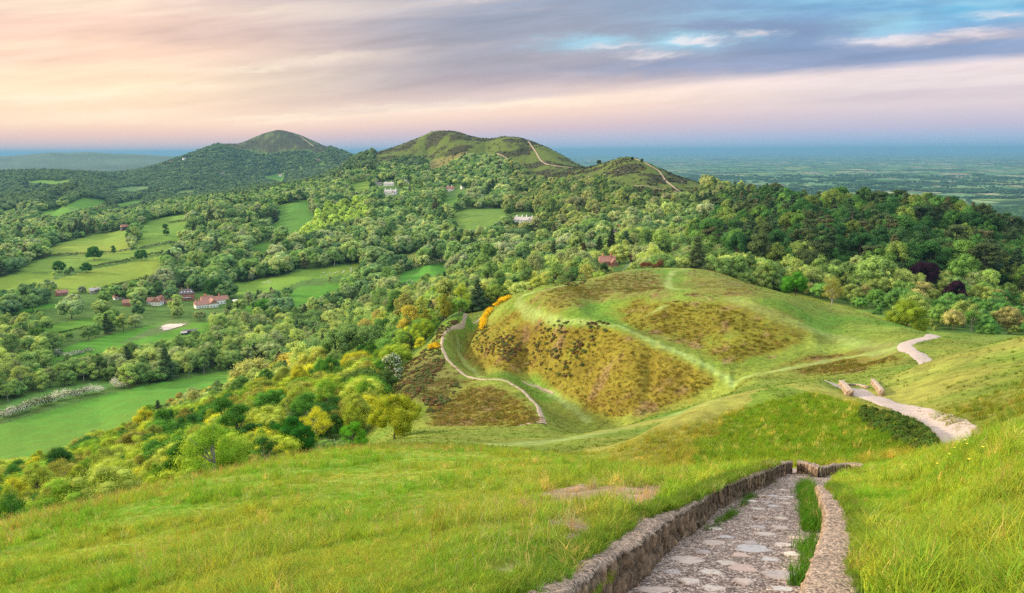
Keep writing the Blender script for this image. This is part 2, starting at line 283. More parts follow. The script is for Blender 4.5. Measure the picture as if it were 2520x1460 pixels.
def H(x, y, rough=True):
    x = np.asarray(x, float); y = np.asarray(y, float)
    y = np.maximum(y, .46); s = np.clip(x/y, -1.515, 1.515); l = np.log(y)
    i = (l-GL[0])/DL; j = (s-GS[0])/DS
    i = np.clip(i, 0, len(GL)-1.001); j = np.clip(j, 0, len(GS)-1.001)
    i0 = i.astype(int); j0 = j.astype(int); a = i-i0; b = j-j0
    t = (T[i0, j0]*(1-b)+T[i0, j0+1]*b)*(1-a)+(T[i0+1, j0]*(1-b)+T[i0+1, j0+1]*b)*a
    w = np.where(s > .02, smooth(4300, 6500, y), smooth(15500, 19000, y)); z = t*y*(1-w)-285*w
    if rough:
        z = z+fbm(x, y, 1.3, 5, 2)*.03*smooth(2, 6, y)+fbm(x, y, 9, 9)*.20*smooth(15, 60, y)+fbm(x, y, 3.2, 13, 2)*.09*smooth(40, 90, y)*(1-smooth(350, 600, y))+fbm(x, y, 30, 2)*.5*smooth(60, 250, y)*(1-.6*smooth(1500, 3000, y))+fbm(x, y, 160, 3)*3.2*smooth(420, 1500, y)
        z = z+fbm(x, y, 4.5, 23, 2)*.30*smooth(23, 27, y)*(1-smooth(40, 50, y))*smooth(.10, .2, s)*(1-smooth(.46, .52, s))
        z = z+fbm(x, y, 1500, 4, 4)*22*smooth(7000, 16000, y)
    return z
def at(px, py, Ymin=1.0, Ymax=60000, rough=True):
    "ground point seen along a sighting, first hit beyond Ymin"
    s, t = st(px, py); Y = np.exp(np.arange(math.log(Ymin), math.log(Ymax), .004))
    below = t*Y-H(s*Y, Y, rough)
    k = np.where((below[:-1] > 0) & (below[1:] <= 0))[0]
    if len(k) == 0: k = [int(np.argmin(np.abs(below/Y)))]
    k = k[0]; Yk = Y[k]
    return Vector((s*Yk, Yk, float(H(s*Yk, Yk, rough))))
# ------------------------------------------------------------------ materials
def lin(r, g, b):
    f = lambda c: (c/255/12.92) if c/255 <= .04045 else ((c/255+.055)/1.055)**2.4
    return (f(r), f(g), f(b))
class NT:
    "small helper around a node tree"
    def __init__(s, tree): s.t = tree
    def n(s, kind, **kw):
        nd = s.t.nodes.new('ShaderNode'+kind)
        for k, v in kw.items(): setattr(nd, k, v)
        return nd
    def l(s, a, b): s.t.links.new(a, b)
    def math(s, op, a, b=None, c=None, clamp=False):
        nd = s.n('Math', operation=op); nd.use_clamp = clamp
        for i, v in enumerate((a, b, c)):
            if v is None: continue
            if isinstance(v, (int, float)): nd.inputs[i].default_value = v
            else: s.l(v, nd.inputs[i])
        return nd.outputs[0]
    def mix(s, f, a, b, mode='MIX'):
        nd = s.n('Mix', data_type='RGBA', blend_type=mode)
        for k, v in ((0, f), (6, a), (7, b)):
            if isinstance(v, (int, float)): nd.inputs[k].default_value = v
            elif isinstance(v, tuple): nd.inputs[k].default_value = tuple(v)+((1,) if len(v) == 3 else ())
            else: s.l(v, nd.inputs[k])
        return nd.outputs[2]
    def noise(s, vec, scale, detail=4, rough=.55, dist=0.0):
        nd = s.n('TexNoise'); nd.inputs['Scale'].default_value = scale; nd.inputs['Detail'].default_value = detail
        nd.inputs['Roughness'].default_value = rough; nd.inputs['Distortion'].default_value = dist
        if vec is not None: s.l(vec, nd.inputs['Vector'])
        return nd
    def ramp(s, f, stops, interp='LINEAR'):
        nd = s.n('ValToRGB'); cr = nd.color_ramp; cr.interpolation = interp
        while len(cr.elements) < len(stops): cr.elements.new(.5)
        for e, (p, c) in zip(cr.elements, stops):
            e.position = p; e.color = (tuple(c)+(1,)) if isinstance(c, tuple) else (c, c, c, 1)
        s.l(f, nd.inputs[0]); return nd.outputs[0]
    def mapr(s, v, a, b, c=0.0, d=1.0, clamp=True):
        nd = s.n('MapRange'); nd.clamp = clamp
        s.l(v, nd.inputs[0])
        for i, x in enumerate((a, b, c, d)): nd.inputs[i+1].default_value = x
        return nd.outputs[0]
def new_mat(name):
    m = bpy.data.materials.new(name); m.use_nodes = True
    return m, NT(m.node_tree), m.node_tree.nodes['Principled BSDF']
def simple_mat(name, col, rough=.85, var=.25, scale=3.0, bump=.0):
    m, t, b = new_mat(name)
    tc = t.n('TexCoord'); nz = t.noise(tc.outputs['Object'], scale, 5)
    lo = tuple(c*(1-var) for c in col); hi = tuple(min(1, c*(1+var)) for c in col)
    t.l(t.ramp(nz.outputs[0], [(.3, lo), (.7, hi)]), b.inputs['Base Color']); b.inputs['Roughness'].default_value = rough
    if bump:
        bp = t.n('Bump'); bp.inputs['Strength'].default_value = bump; bp.inputs['Distance'].default_value = .02
        t.l(nz.outputs[0], bp.inputs['Height']); t.l(bp.outputs[0], b.inputs['Normal'])
    return m
def ground_mat(name, amount=1.0):
    "cover colour from the surveyed land-cover attribute, broken up by grass-scale noise"
    m, t, b = new_mat(name)
    at_ = t.n('Attribute', attribute_name='cover'); g = t.n('NewGeometry')
    n1 = t.noise(g.outputs['Position'], .9, 6, .65); n2 = t.noise(g.outputs['Position'], .11, 6, .6); n3 = t.noise(g.outputs['Position'], 14, 3, .6)
    f1 = t.mapr(n1.outputs[0], .3, .7, 1-.38*amount, 1+.38*amount); f2 = t.mapr(n2.outputs[0], .3, .7, 1-.25*amount, 1+.25*amount); f3 = t.mapr(n3.outputs[0], .3, .7, .72, 1.28)
    k = t.math('MULTIPLY', t.math('MULTIPLY', f1, f2), f3)
    vm = t.n('VectorMath', operation='SCALE'); t.l(at_.outputs['Color'], vm.inputs[0]); t.l(k, vm.inputs['Scale'])
    hs = t.n('HueSaturation'); t.l(vm.outputs[0], hs.inputs['Color']); t.l(t.mapr(n2.outputs[0], .3, .7, .485, .512), hs.inputs['Hue'])
    t.l(hs.outputs[0], b.inputs['Base Color']); b.inputs['Roughness'].default_value = .95; b.inputs['Specular IOR Level'].default_value = .1
    bp = t.n('Bump'); bp.inputs['Strength'].default_value = .8; bp.inputs['Distance'].default_value = .35*amount
    t.l(t.math('ADD', n1.outputs[0], t.math('MULTIPLY', n3.outputs[0], .12)), bp.inputs['Height']); t.l(bp.outputs[0], b.inputs['Normal'])
    return m
def plain_mat():
    m, t, b = new_mat('far_plain')
    g = t.n('NewGeometry'); mp = t.n('Mapping'); t.l(g.outputs['Position'], mp.inputs[0]); mp.inputs['Rotation'].default_value = (0, 0, .5); mp.inputs['Scale'].default_value = (1, .55, 0)
    wv = t.noise(mp.outputs[0], .004, 2); ad = t.n('VectorMath', operation='MULTIPLY_ADD'); t.l(wv.outputs['Color'], ad.inputs[0]); ad.inputs[1].default_value = (160, 160, 0); t.l(mp.outputs[0], ad.inputs[2])
    v = t.n('TexVoronoi'); v.inputs['Scale'].default_value = .0042; t.l(ad.outputs[0], v.inputs['Vector'])
    ve = t.n('TexVoronoi', feature='DISTANCE_TO_EDGE'); ve.inputs['Scale'].default_value = .0042; t.l(ad.outputs[0], ve.inputs['Vector'])
    sp = t.n('SeparateColor'); t.l(v.outputs['Color'], sp.inputs[0])
    fc = t.ramp(sp.outputs[0], [(0, (.13, .23, .10)), (.3, (.11, .20, .09)), (.5, (.20, .27, .11)), (.62, (.32, .32, .16)), (.7, (.07, .15, .04)), (.84, (.16, .24, .07)), (.9, (.34, .24, .18)), (.95, (.25, .26, .10)), (1, (.45, .42, .38))], 'CONSTANT')
    wood = t.noise(g.outputs['Position'], .0011, 5, .62); wf = t.mapr(wood.outputs[0], .53, .57)
    wood2 = t.noise(g.outputs['Position'], .006, 4, .6); wf2 = t.mapr(wood2.outputs[0], .57, .61)
    hed = t.mapr(ve.outputs['Distance'], .035, .075, 1, 0)
    dark = t.math('MAXIMUM', t.math('MAXIMUM', wf, hed), wf2)
    c = t.mix(dark, fc, (.032, .062, .028)); t.l(c, b.inputs['Base Color']); b.inputs['Roughness'].default_value = 1; b.inputs['Specular IOR Level'].default_value = 0
    return m
# ------------------------------------------------------------------ land cover
def inpoly(px, py, poly):
    r = np.zeros(px.shape, bool); n = len(poly); j = n-1
    for i in range(n):
        xi, yi = poly[i]; xj, yj = poly[j]
        if yi != yj: r ^= ((yi > py) != (yj > py)) & (px < (xj-xi)*(py-yi)/(yj-yi)+xi)
        j = i
    return r
# open grass fields: outline as sighted, distance window, base colour
GR, YG, DG = (.085, .205, .02), (.155, .24, .03), (.07, .175, .022)
FIELDS = [
 ([(-250, 1150), (-250, 1090), (0, 1046), (240, 977), (390, 942), (640, 900), (840, 858), (800, 866), (740, 890), (600, 935), (480, 968), (352, 1014), (330, 1046), (210, 1068), (165, 1098), (100, 1128)], 250, 760, (.085, .205, .022)),
 ([(-200, 1040), (0, 1000), (60, 975), (142, 955), (235, 943), (300, 938), (300, 950), (150, 985), (0, 1022), (-200, 1060)], 350, 640, (.10, .2, .04)),
 ([(110, 892), (133, 866), (200, 842), (303, 816), (404, 796), (530, 792), (530, 812), (425, 836), (283, 858), (180, 886)], 450, 900, (.085, .21, .02)),
 ([(40, 915), (133, 897), (150, 905), (60, 930)], 400, 900, GR), ([(105, 812), (109, 803), (235, 779), (245, 790), (222, 804), (142, 828)], 500, 1000, GR),
 ([(20, 769), (133, 745), (140, 755), (36, 779)], 500, 1100, GR),
 ([(113, 617), (146, 600), (233, 578), (317, 565), (321, 619), (230, 628), (113, 627)], 700, 1600, YG),
 ([(357, 548), (412, 532), (474, 528), (462, 551), (437, 597), (339, 612), (339, 566)], 700, 1700, (.11, .215, .028)),
 ([(109, 636), (219, 630), (330, 618), (430, 600), (423, 618), (328, 641), (233, 655), (128, 670), (36, 674), (73, 650)], 650, 1500, (.13, .22, .03)),
 ([(130, 690), (237, 662), (365, 637), (405, 628), (385, 668), (377, 685), (277, 703), (233, 717), (139, 726)], 600, 1400, (.16, .24, .028)),
 ([(-200, 720), (0, 683), (26, 675), (130, 672), (132, 690), (60, 712), (0, 726), (-200, 760)], 600, 1400, YG),
 ([(565, 699), (693, 679), (744, 667), (893, 648), (897, 656), (857, 675), (740, 692), (686, 715), (583, 728)], 600, 1300, (.14, .235, .03)),
 ([(682, 750), (735, 707), (846, 696), (852, 705), (784, 739), (693, 765)], 500, 1100, GR), ([(590, 757), (636, 748), (640, 768), (600, 770)], 500, 1000, GR),
 ([(678, 508), (758, 491), (777, 537), (726, 570), (653, 573), (675, 556), (685, 533)], 800, 2000, DG), ([(620, 606), (675, 589), (682, 598), (656, 631), (617, 618)], 700, 1600, DG),
 ([(853, 457), (912, 444), (912, 462), (882, 477)], 1200, 2400, YG), ([(262, 468), (328, 459), (379, 461), (328, 472)], 1500, 9000, (.12, .2, .06)), ([(423, 478), (450, 470), (481, 465), (480, 474)], 1500, 9000, (.12, .2, .05)),
 ([(157, 508), (204, 487), (273, 496), (233, 512), (190, 516)], 1400, 9000, GR), ([(270, 505), (357, 490), (355, 497), (303, 512)], 1400, 9000, GR), ([(80, 527), (157, 510), (190, 521), (140, 534)], 1400, 9000, GR),
 ([(0, 523), (73, 499), (40, 516), (0, 532)], 1200, 9000, YG), ([(645, 436), (700, 426), (700, 452), (675, 444)], 1500, 9000, GR), ([(50, 449), (109, 444), (172, 450), (150, 454)], 2500, 9000, GR), ([(145, 447), (175, 440), (180, 449)], 2500, 9000, YG),
 ([(788, 661), (893, 648), (885, 664), (835, 676), (788, 680)], 600, 1300, YG), ([(941, 643), (1000, 628), (1057, 613), (1066, 620), (992, 645), (950, 650)], 500, 1200, (.18, .23, .05)),
 ([(965, 683), (1021, 660), (1112, 644), (1115, 672), (1050, 685), (1021, 703), (985, 703)], 480, 1100, (.075, .215, .025)),
 ([(1105, 530), (1152, 514), (1260, 514), (1225, 546), (1199, 564), (1127, 568)], 700, 1600, (.10, .19, .03)), ([(1050, 513), (1080, 505), (1105, 486), (1140, 489), (1108, 512)], 900, 1900, DG), ([(1422, 493), (1455, 511), (1430, 518)], 700, 1900, YG),
 ([(285, 850), (420, 786), (460, 788), (470, 800)], 600, 900, (.12, .17, .05)),
]
PINN = [(920, 395), (925, 300), (1110, 280), (1240, 280), (1400, 280), (1440, 400), (1500, 400), (1478, 436), (1430, 432), (1400, 440), (1330, 437), (1298, 432), (1294, 414), (1262, 398), (1225, 380), (1152, 378), (1116, 396), (1072, 418), (1039, 415), (1065, 394), (1014, 382), (960, 392), (930, 402)]
BLACK = [(1430, 405), (1500, 350), (1545, 330), (1620, 350), (1690, 400), (1720, 440), (1740, 470), (1700, 485), (1640, 480), (1608, 480), (1579, 477), (1553, 462), (1517, 450), (1480, 430), (1440, 425)]
BEACON = [(535, 352), (600, 300), (690, 280), (745, 300), (810, 362), (790, 378), (750, 368), (700, 372), (650, 378), (605, 370)]
CAMP = [(700, 1160), (860, 1100), (900, 1075), (930, 1010), (935, 965), (955, 945), (985, 905), (1030, 862), (1062, 838), (1085, 795), (1150, 770), (1195, 765), (1240, 722), (1320, 700), (1430, 684), (1500, 666), (1560, 650), (1640, 642), (1760, 655), (1850, 690), (1960, 722), (2100, 757), (2200, 788), (2310, 818), (2600, 830), (2600, 1600), (600, 1600)]
def mindist(px, py, pts):
    "distance from (px,py) to a polyline"
    d = np.full(px.shape, 1e9)
    for (ax, ay), (bx, by) in zip(pts, pts[1:]):
        vx, vy = bx-ax, by-ay; L = vx*vx+vy*vy+1e-9
        k = np.clip(((px-ax)*vx+(py-ay)*vy)/L, 0, 1)
        d = np.minimum(d, np.hypot(px-ax-k*vx, py-ay-k*vy))
    return d
def track(pts, Y0=60, Y1=420):
    "a surveyed line turned into a ground line (world x, y)"
    out = []
    for a, b in zip(pts, pts[1:]):
        n = max(1, int(math.hypot(b[0]-a[0], b[1]-a[1])/14))
        for i in range(n):
            k = i/n; p = at(a[0]+(b[0]-a[0])*k, a[1]+(b[1]-a[1])*k, Y0, Y1); out.append((p.x, p.y))
    p = at(pts[-1][0], pts[-1][1], Y0, Y1); out.append((p.x, p.y))
    return out
GRASS_TRACKS = [([(1290, 725), (1272, 742), (1300, 768), (1370, 787), (1450, 792), (1530, 803), (1620, 845), (1720, 888), (1790, 930), (1805, 950)], 2.3, 120),
 ([(1700, 662), (1655, 668), (1645, 690), (1650, 710), (1680, 732)], 2.4, 200), ([(1530, 800), (1590, 778), (1640, 750)], 1.0, 150), ([(1290, 725), (1400, 700), (1500, 670), (1600, 661), (1700, 662)], 2.2, 200),
 ([(1130, 835), (1125, 862), (1145, 895), (1185, 928)], 1.6, 130), ([(1290, 937), (1350, 965), (1400, 995), (1450, 1035)], 1.6, 120),
 ([(1200, 1095), (1300, 1092), (1400, 1080), (1500, 1060), (1640, 1030), (1750, 985)], 3.0, 38), ([(1830, 930), (1950, 905), (2080, 880), (2200, 860)], 3.0, 80), ([(1810, 735), (1900, 770), (2000, 810), (2120, 850), (2210, 862)], 6.0, 100)]
BRACKEN = [([(1265, 760), (1370, 800), (1450, 800), (1530, 812), (1620, 855), (1720, 897), (1770, 935), (1700, 985), (1560, 1022), (1480, 1015), (1400, 975), (1300, 915), (1180, 900), (1130, 880), (1180, 810)], (.185, .142, .018)),
 ([(1560, 740), (1700, 736), (1850, 740), (1920, 770), (1990, 822), (1930, 868), (1783, 892), (1700, 850), (1600, 818), (1500, 770)], (.165, .140, .016)),
 ([(1330, 712), (1430, 697), (1520, 680), (1500, 735), (1380, 770), (1310, 760)], (.175, .155, .03)), ([(1500, 672), (1600, 668), (1650, 690), (1640, 728), (1520, 733)], (.165, .145, .04)), ([(1700, 672), (1760, 672), (1900, 725), (1700, 728)], (.155, .15, .03)),
 ([(1070, 1050), (1050, 1000), (1160, 945), (1290, 970), (1318, 1010), (1310, 1042)], (.17, .13, .025)), ([(960, 950), (1040, 870), (1080, 870), (1140, 940), (1050, 1000)], (.12, .11, .03)),
 ([(1900, 905), (2040, 870), (2200, 850), (2230, 890), (2100, 915), (2000, 925)], (.15, .13, .02)), ([(1560, 1130), (1700, 1060), (1850, 1000), (1960, 1020), (1800, 1090), (1640, 1160)], (.15, .15, .02))]
def cover(x, y, z):
    "land-cover colour (n,3) and class: 0 ground 1 field 2 hill 3 plain"
    px, py = project(x, y, z); n = x.shape
    big = fbm(x, y, 60, 21); mid = fbm(x, y, 7, 31); fine = fbm(x, y, 1.2, 41)
    col = np.empty(n+(3,)); col[:] = (.075, .145, .028)                  # woodland floor
    cls = np.full(n, 2)
    near = y < 400
    camp = inpoly(px, py, CAMP) & (y < 420) | (y < 40)
    g = np.stack([.155+.05*mid+.03*big, .20+.03*mid, .028+.01*mid], -1)
    col = np.where(camp[..., None], g, col); cls[camp] = 0
    m = (y > 45) & (y < 330) & camp
    lush = np.where(m, smooth(.1, .5, fbm(x, y, 22, 51)), 0)[..., None]*.6; col = col*(1-lush)+np.array((.075, .19, .015))*lush
    for poly, c in BRACKEN:
        jx, jy = px+26*fbm(x, y, 9, 101)+16*fbm(x, y, 2.6, 102), py+12*fbm(x, y, 9, 103)+8*fbm(x, y, 2.6, 104); ins = [inpoly(jx+ox, jy+oy, poly) for ox, oy in ((0, 0), (14, 0), (-14, 0), (0, 7), (0, -7))]
        f = (ins[0] | ins[1] | ins[2] | ins[3] | ins[4]) & (y < 430) & (y > 22)
        w = np.where(f, sum(k.astype(float) for k in ins)/5*smooth(-1.3, -.1, mid+.6*fine+.45*big)*.85, 0)[..., None]; col = col*(1-w)+np.array(c)*w
        w2 = np.where(f, smooth(.25, .6, fbm(x, y, 3.5, 77)), 0)[..., None]*.75; col = col*(1-w2)+np.array((.22, .15, .07))*w2
    for pts, wd, Y0 in GRASS_TRACKS:
        mm = camp & (y > 30) & (y < 430); d = np.full(n, 1e9); d[mm] = mindist(x[mm], y[mm], track(pts, Y0))
        w = (1-smooth(wd*.15, wd*.62, d+.5*mid+.4*fine))[..., None]*(.85 if wd < 5 else .5); col = col*(1-w)+np.array((.23, .295, .08))*w
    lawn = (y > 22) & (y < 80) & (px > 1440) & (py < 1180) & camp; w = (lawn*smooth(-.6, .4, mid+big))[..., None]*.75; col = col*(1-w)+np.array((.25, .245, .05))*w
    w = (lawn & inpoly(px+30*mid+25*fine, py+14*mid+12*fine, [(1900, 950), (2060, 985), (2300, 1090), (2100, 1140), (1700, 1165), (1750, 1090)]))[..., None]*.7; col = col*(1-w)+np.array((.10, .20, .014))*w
    # foreground meadow
    fg = y < 45; a = smooth(-.5, .5, fbm(x, y, 2.2, 61, 4))[..., None]; c2 = np.array((.245, .29, .045))*a+np.array((.16, .27, .03))*(1-a)
    rgt = smooth(.1, .3, x/y)[..., None]; c2 = c2*(1-rgt)+(np.array((.30, .34, .05))*a*.7+np.array((.18, .30, .028))*(1-a*.7))*rgt
    sand = inpoly(px, py, [(1120, 1370), (1200, 1290), (1330, 1215), (1500, 1175), (1650, 1190), (1620, 1230), (1480, 1300), (1400, 1350), (1250, 1420)]) & fg
    sw = (sand*smooth(-.15, .08, fbm(x, y, .9, 71, 4)+.08)) [..., None]; c2 = c2*(1-sw)+np.array((.34, .255, .165))*sw
    fgw = (1-smooth(26, 34, y))[..., None]*(px < 1500)[..., None] + ((px >= 1500) & (y < 22))[..., None]*1.0
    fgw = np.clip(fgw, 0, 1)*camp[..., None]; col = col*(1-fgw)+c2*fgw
    for poly, y0, y1, c in FIELDS:
        f = inpoly(px, py, poly) & (y > y0) & (y < y1)
        cc = np.array(c)*(1+.12*big[f]+.10*mid[f])[:, None]; cc[:, 0] *= 1+.25*fbm(x[f], y[f], 110, 5); col[f] = cc; cls[f] = 1
    # woods open out into rough grass on the lower ground
    for poly, dk in ((PINN, .02), (BLACK, .0), (BEACON, .1)):
        f = inpoly(px, py, poly) & (y > 1050)
        if poly is BEACON: f &= y > 4200
        h = smooth(-.08, .10, fbm(x, y, 62, 91, 4)+.45*fbm(x, y, 14, 19)-.02+dk*2)[..., None]; c3 = (np.array((.085, .118, .018)) if poly is not BEACON else np.array((.075, .10, .025)))*(1-h)+np.array((.042, .042, .016))*h
        col = np.where(f[..., None], c3, col)
    f = inpoly(px, py, [(1039, 415), (1065, 394), (1152, 375), (1116, 396), (1072, 420)]) & (y > 1200); col[f] = (.17, .16, .05)
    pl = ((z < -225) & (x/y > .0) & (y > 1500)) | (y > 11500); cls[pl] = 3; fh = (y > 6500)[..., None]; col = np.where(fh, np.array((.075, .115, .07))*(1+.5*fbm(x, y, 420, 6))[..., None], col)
    return col, cls
def grid_mesh():
    s = np.concatenate([np.linspace(-1.5, -.8, 36)[:-1], np.arange(-.8, .8, .00135), np.linspace(.8, 1.5, 36)[1:]])
    def seg(a, b, n): return np.exp(np.linspace(math.log(a), math.log(b), n, endpoint=False))
    y = np.concatenate([seg(.5, 3, 24), seg(3, 30, 250), seg(30, 90, 110), seg(90, 420, 300), seg(420, 2600, 210), seg(2600, 6000, 60), seg(6000, 90000, 60)])
    S, Y = np.meshgrid(s, y); X = S*Y; Z = H(X, Y)
    return X, Y, Z
_PV, _PW = [], None
def carve(X, Y, Z):
    "sink the ground a little under the built path so that it lies in its own bed"
    m = (Y < 32) & (X > -2) & (X < 12)
    d = np.full(X.shape, 1e9); d[m] = mindist(X[m], Y[m], PATH_W)
    px, py = project(X, Y, Z)
    return np.where(d < 1.02, -PATH_A-SLOPE*Y-.12, Z)
PATH_W = [(st(a, b)[0]*plane_y(a, b, PATH_A), plane_y(a, b, PATH_A)) for a, b in PATH_C]
def mesh_from(name, co, faces, mats=(), smooth_=True):
    me = bpy.data.meshes.new(name); co = np.asarray(co, np.float32); faces = np.asarray(faces, np.int32)
    me.vertices.add(len(co)); me.vertices.foreach_set('co', co.ravel()); k = faces.shape[1]
    me.loops.add(faces.size); me.loops.foreach_set('vertex_index', faces.ravel())
    me.polygons.add(len(faces)); me.polygons.foreach_set('loop_start', np.arange(0, faces.size, k, dtype=np.int32))
    if smooth_: me.polygons.foreach_set('use_smooth', np.ones(len(faces), bool))
    me.update(); me.validate()
    for m in mats: me.materials.append(m)
    return me
def link(name, me, parent=None, **props):
    o = bpy.data.objects.new(name, me); COL.objects.link(o); o.parent = parent
    for k, v in props.items(): o[k] = v
    return o
def build_ground():
    X, Y, Z = grid_mesh(); Z = carve(X, Y, Z)
    col, cls = cover(X, Y, Z)
    nr, nc = X.shape; idx = np.arange(nr*nc).reshape(nr, nc)
    F = np.stack([idx[:-1, :-1], idx[:-1, 1:], idx[1:, 1:], idx[1:, :-1]], -1).reshape(-1, 4); fc = cls[:-1, :-1].ravel()
    co = np.stack([X, Y, Z], -1).reshape(-1, 3); colr = np.concatenate([col.reshape(-1, 3), np.ones((nr*nc, 1))], 1)
    # shared normals so that the four sheets meet without a seam
    dx = np.stack([np.gradient(a, axis=1) for a in (X, Y, Z)], -1); dy = np.stack([np.gradient(a, axis=0) for a in (X, Y, Z)], -1)
    N = np.cross(dx, dy); N /= np.linalg.norm(N, axis=-1, keepdims=True)+1e-12; N = N.reshape(-1, 3)
    gm = ground_mat('turf', 1.0); fm = ground_mat('pasture', .45); hm = ground_mat('hillside', 1.0)
    for k, (nm, mt) in enumerate((('ground', gm), ('field', fm), ('hill', hm), ('plain', plain_mat()))):
        f = F[fc == k]; u, inv = np.unique(f, return_inverse=True)
        me = mesh_from(nm, co[u], inv.reshape(-1, 4), (mt,))
        a = me.attributes.new('cover', 'FLOAT_COLOR', 'POINT'); a.data.foreach_set('color', colr[u].astype(np.float32).ravel())
        me.normals_split_custom_set_from_vertices(N[u].astype(np.float32))
        link(nm, me, kind='structure')
build_ground()
# ------------------------------------------------------------------ foliage
rng = np.random.default_rng(7)
def leaf_mat(name, col=None, transl=.35, var=.26, white=0.0):
    "leaves; colour comes from the tree's own tint unless one is given"
    m, t, b = new_mat(name); g = t.n('NewGeometry'); oi = t.n('ObjectInfo'); tc = t.n('TexCoord')
    if col is None:
        a = t.n('Attribute', attribute_type='INSTANCER', attribute_name='tint'); base = a.outputs['Color']
    else:
        rgb = t.n('RGB'); rgb.outputs[0].default_value = tuple(col)+(1,); base = rgb.outputs[0]
    nz = t.noise(tc.outputs['Object'], .55, 3); ri = g.outputs['Random Per Island']
    k = t.math('MULTIPLY', t.mapr(ri, 0, 1, 1-var, 1+var), t.mapr(nz.outputs[0], .3, .7, .78, 1.25))
    vm = t.n('VectorMath', operation='SCALE'); t.l(base, vm.inputs[0]); t.l(k, vm.inputs['Scale'])
    hs = t.n('HueSaturation'); t.l(vm.outputs[0], hs.inputs['Color']); t.l(t.mapr(t.math('ADD', ri, nz.outputs[0]), .4, 1.6, .496, .51), hs.inputs['Hue'])
    c = hs.outputs[0]
    d = t.n('BsdfDiffuse'); tr = t.n('BsdfTranslucent'); mx = t.n('MixShader'); mx.inputs[0].default_value = transl
    t.l(c, d.inputs[0]); t.l(t.mix(1.0, c, (1.05, 1.12, .55), 'MULTIPLY'), tr.inputs[0]); t.l(d.outputs[0], mx.inputs[1]); t.l(tr.outputs[0], mx.inputs[2])
    t.l(mx.outputs[0], m.node_tree.nodes['Material Output'].inputs[0]); m.node_tree.nodes.remove(b)
    return m
LEAF = leaf_mat('leaves'); BARK = simple_mat('bark', (.10, .078, .055), .9, .35, 6, .5); BLOSSOM = leaf_mat('blossom', (.64, .62, .55), .3, .25)
PALEBARK = simple_mat('pale_bark', (.30, .27, .23), .85, .4, 5, .4)
def quads(P, Nn, size, asp=1.0, r=rng):
    "leaf-sized quads at P facing about Nn"
    n = len(P); a = r.normal(size=(n, 3)); u = np.cross(Nn, a); u /= np.linalg.norm(u, axis=1, keepdims=True)+1e-9; v = np.cross(Nn, u); v /= np.linalg.norm(v, axis=1, keepdims=True)+1e-9
    sz = (size*r.uniform(.6, 1.35, n))[:, None] if np.isscalar(size) else size[:, None]; k = r.uniform(.55, 1.0, n)[:, None]
    u = u*sz*.5*asp; v = v*sz*.5*k
    co = np.stack([P-u*.9-v*.35, P+u*.1-v, P+u+v*.3, P-u*.15+v], 1).reshape(-1, 3)
    return co, np.arange(4*n).reshape(n, 4)
def limb(pts, rad, sides=6):
    pts = np.asarray(pts, float); V = []; Fc = []
    for i, p in enumerate(pts):
        d = pts[min(i+1, len(pts)-1)]-pts[max(i-1, 0)]; d /= np.linalg.norm(d)+1e-9
        u = np.cross(d, (0.3, 1, .2)); u /= np.linalg.norm(u); v = np.cross(d, u)
        for k in range(sides):
            a = 2*math.pi*k/sides; V.append(p+(u*math.cos(a)+v*math.sin(a))*rad[i])
    for i in range(len(pts)-1):
        for k in range(sides): Fc.append((i*sides+k, i*sides+(k+1) % sides, (i+1)*sides+(k+1) % sides, (i+1)*sides+k))
    return np.array(V), np.array(Fc)
def join(parts):
    V = []; Fc = []; o = 0
    for v, f in parts: V.append(v); Fc.append(f+o); o += len(v)
    return np.concatenate(V), np.concatenate(Fc)
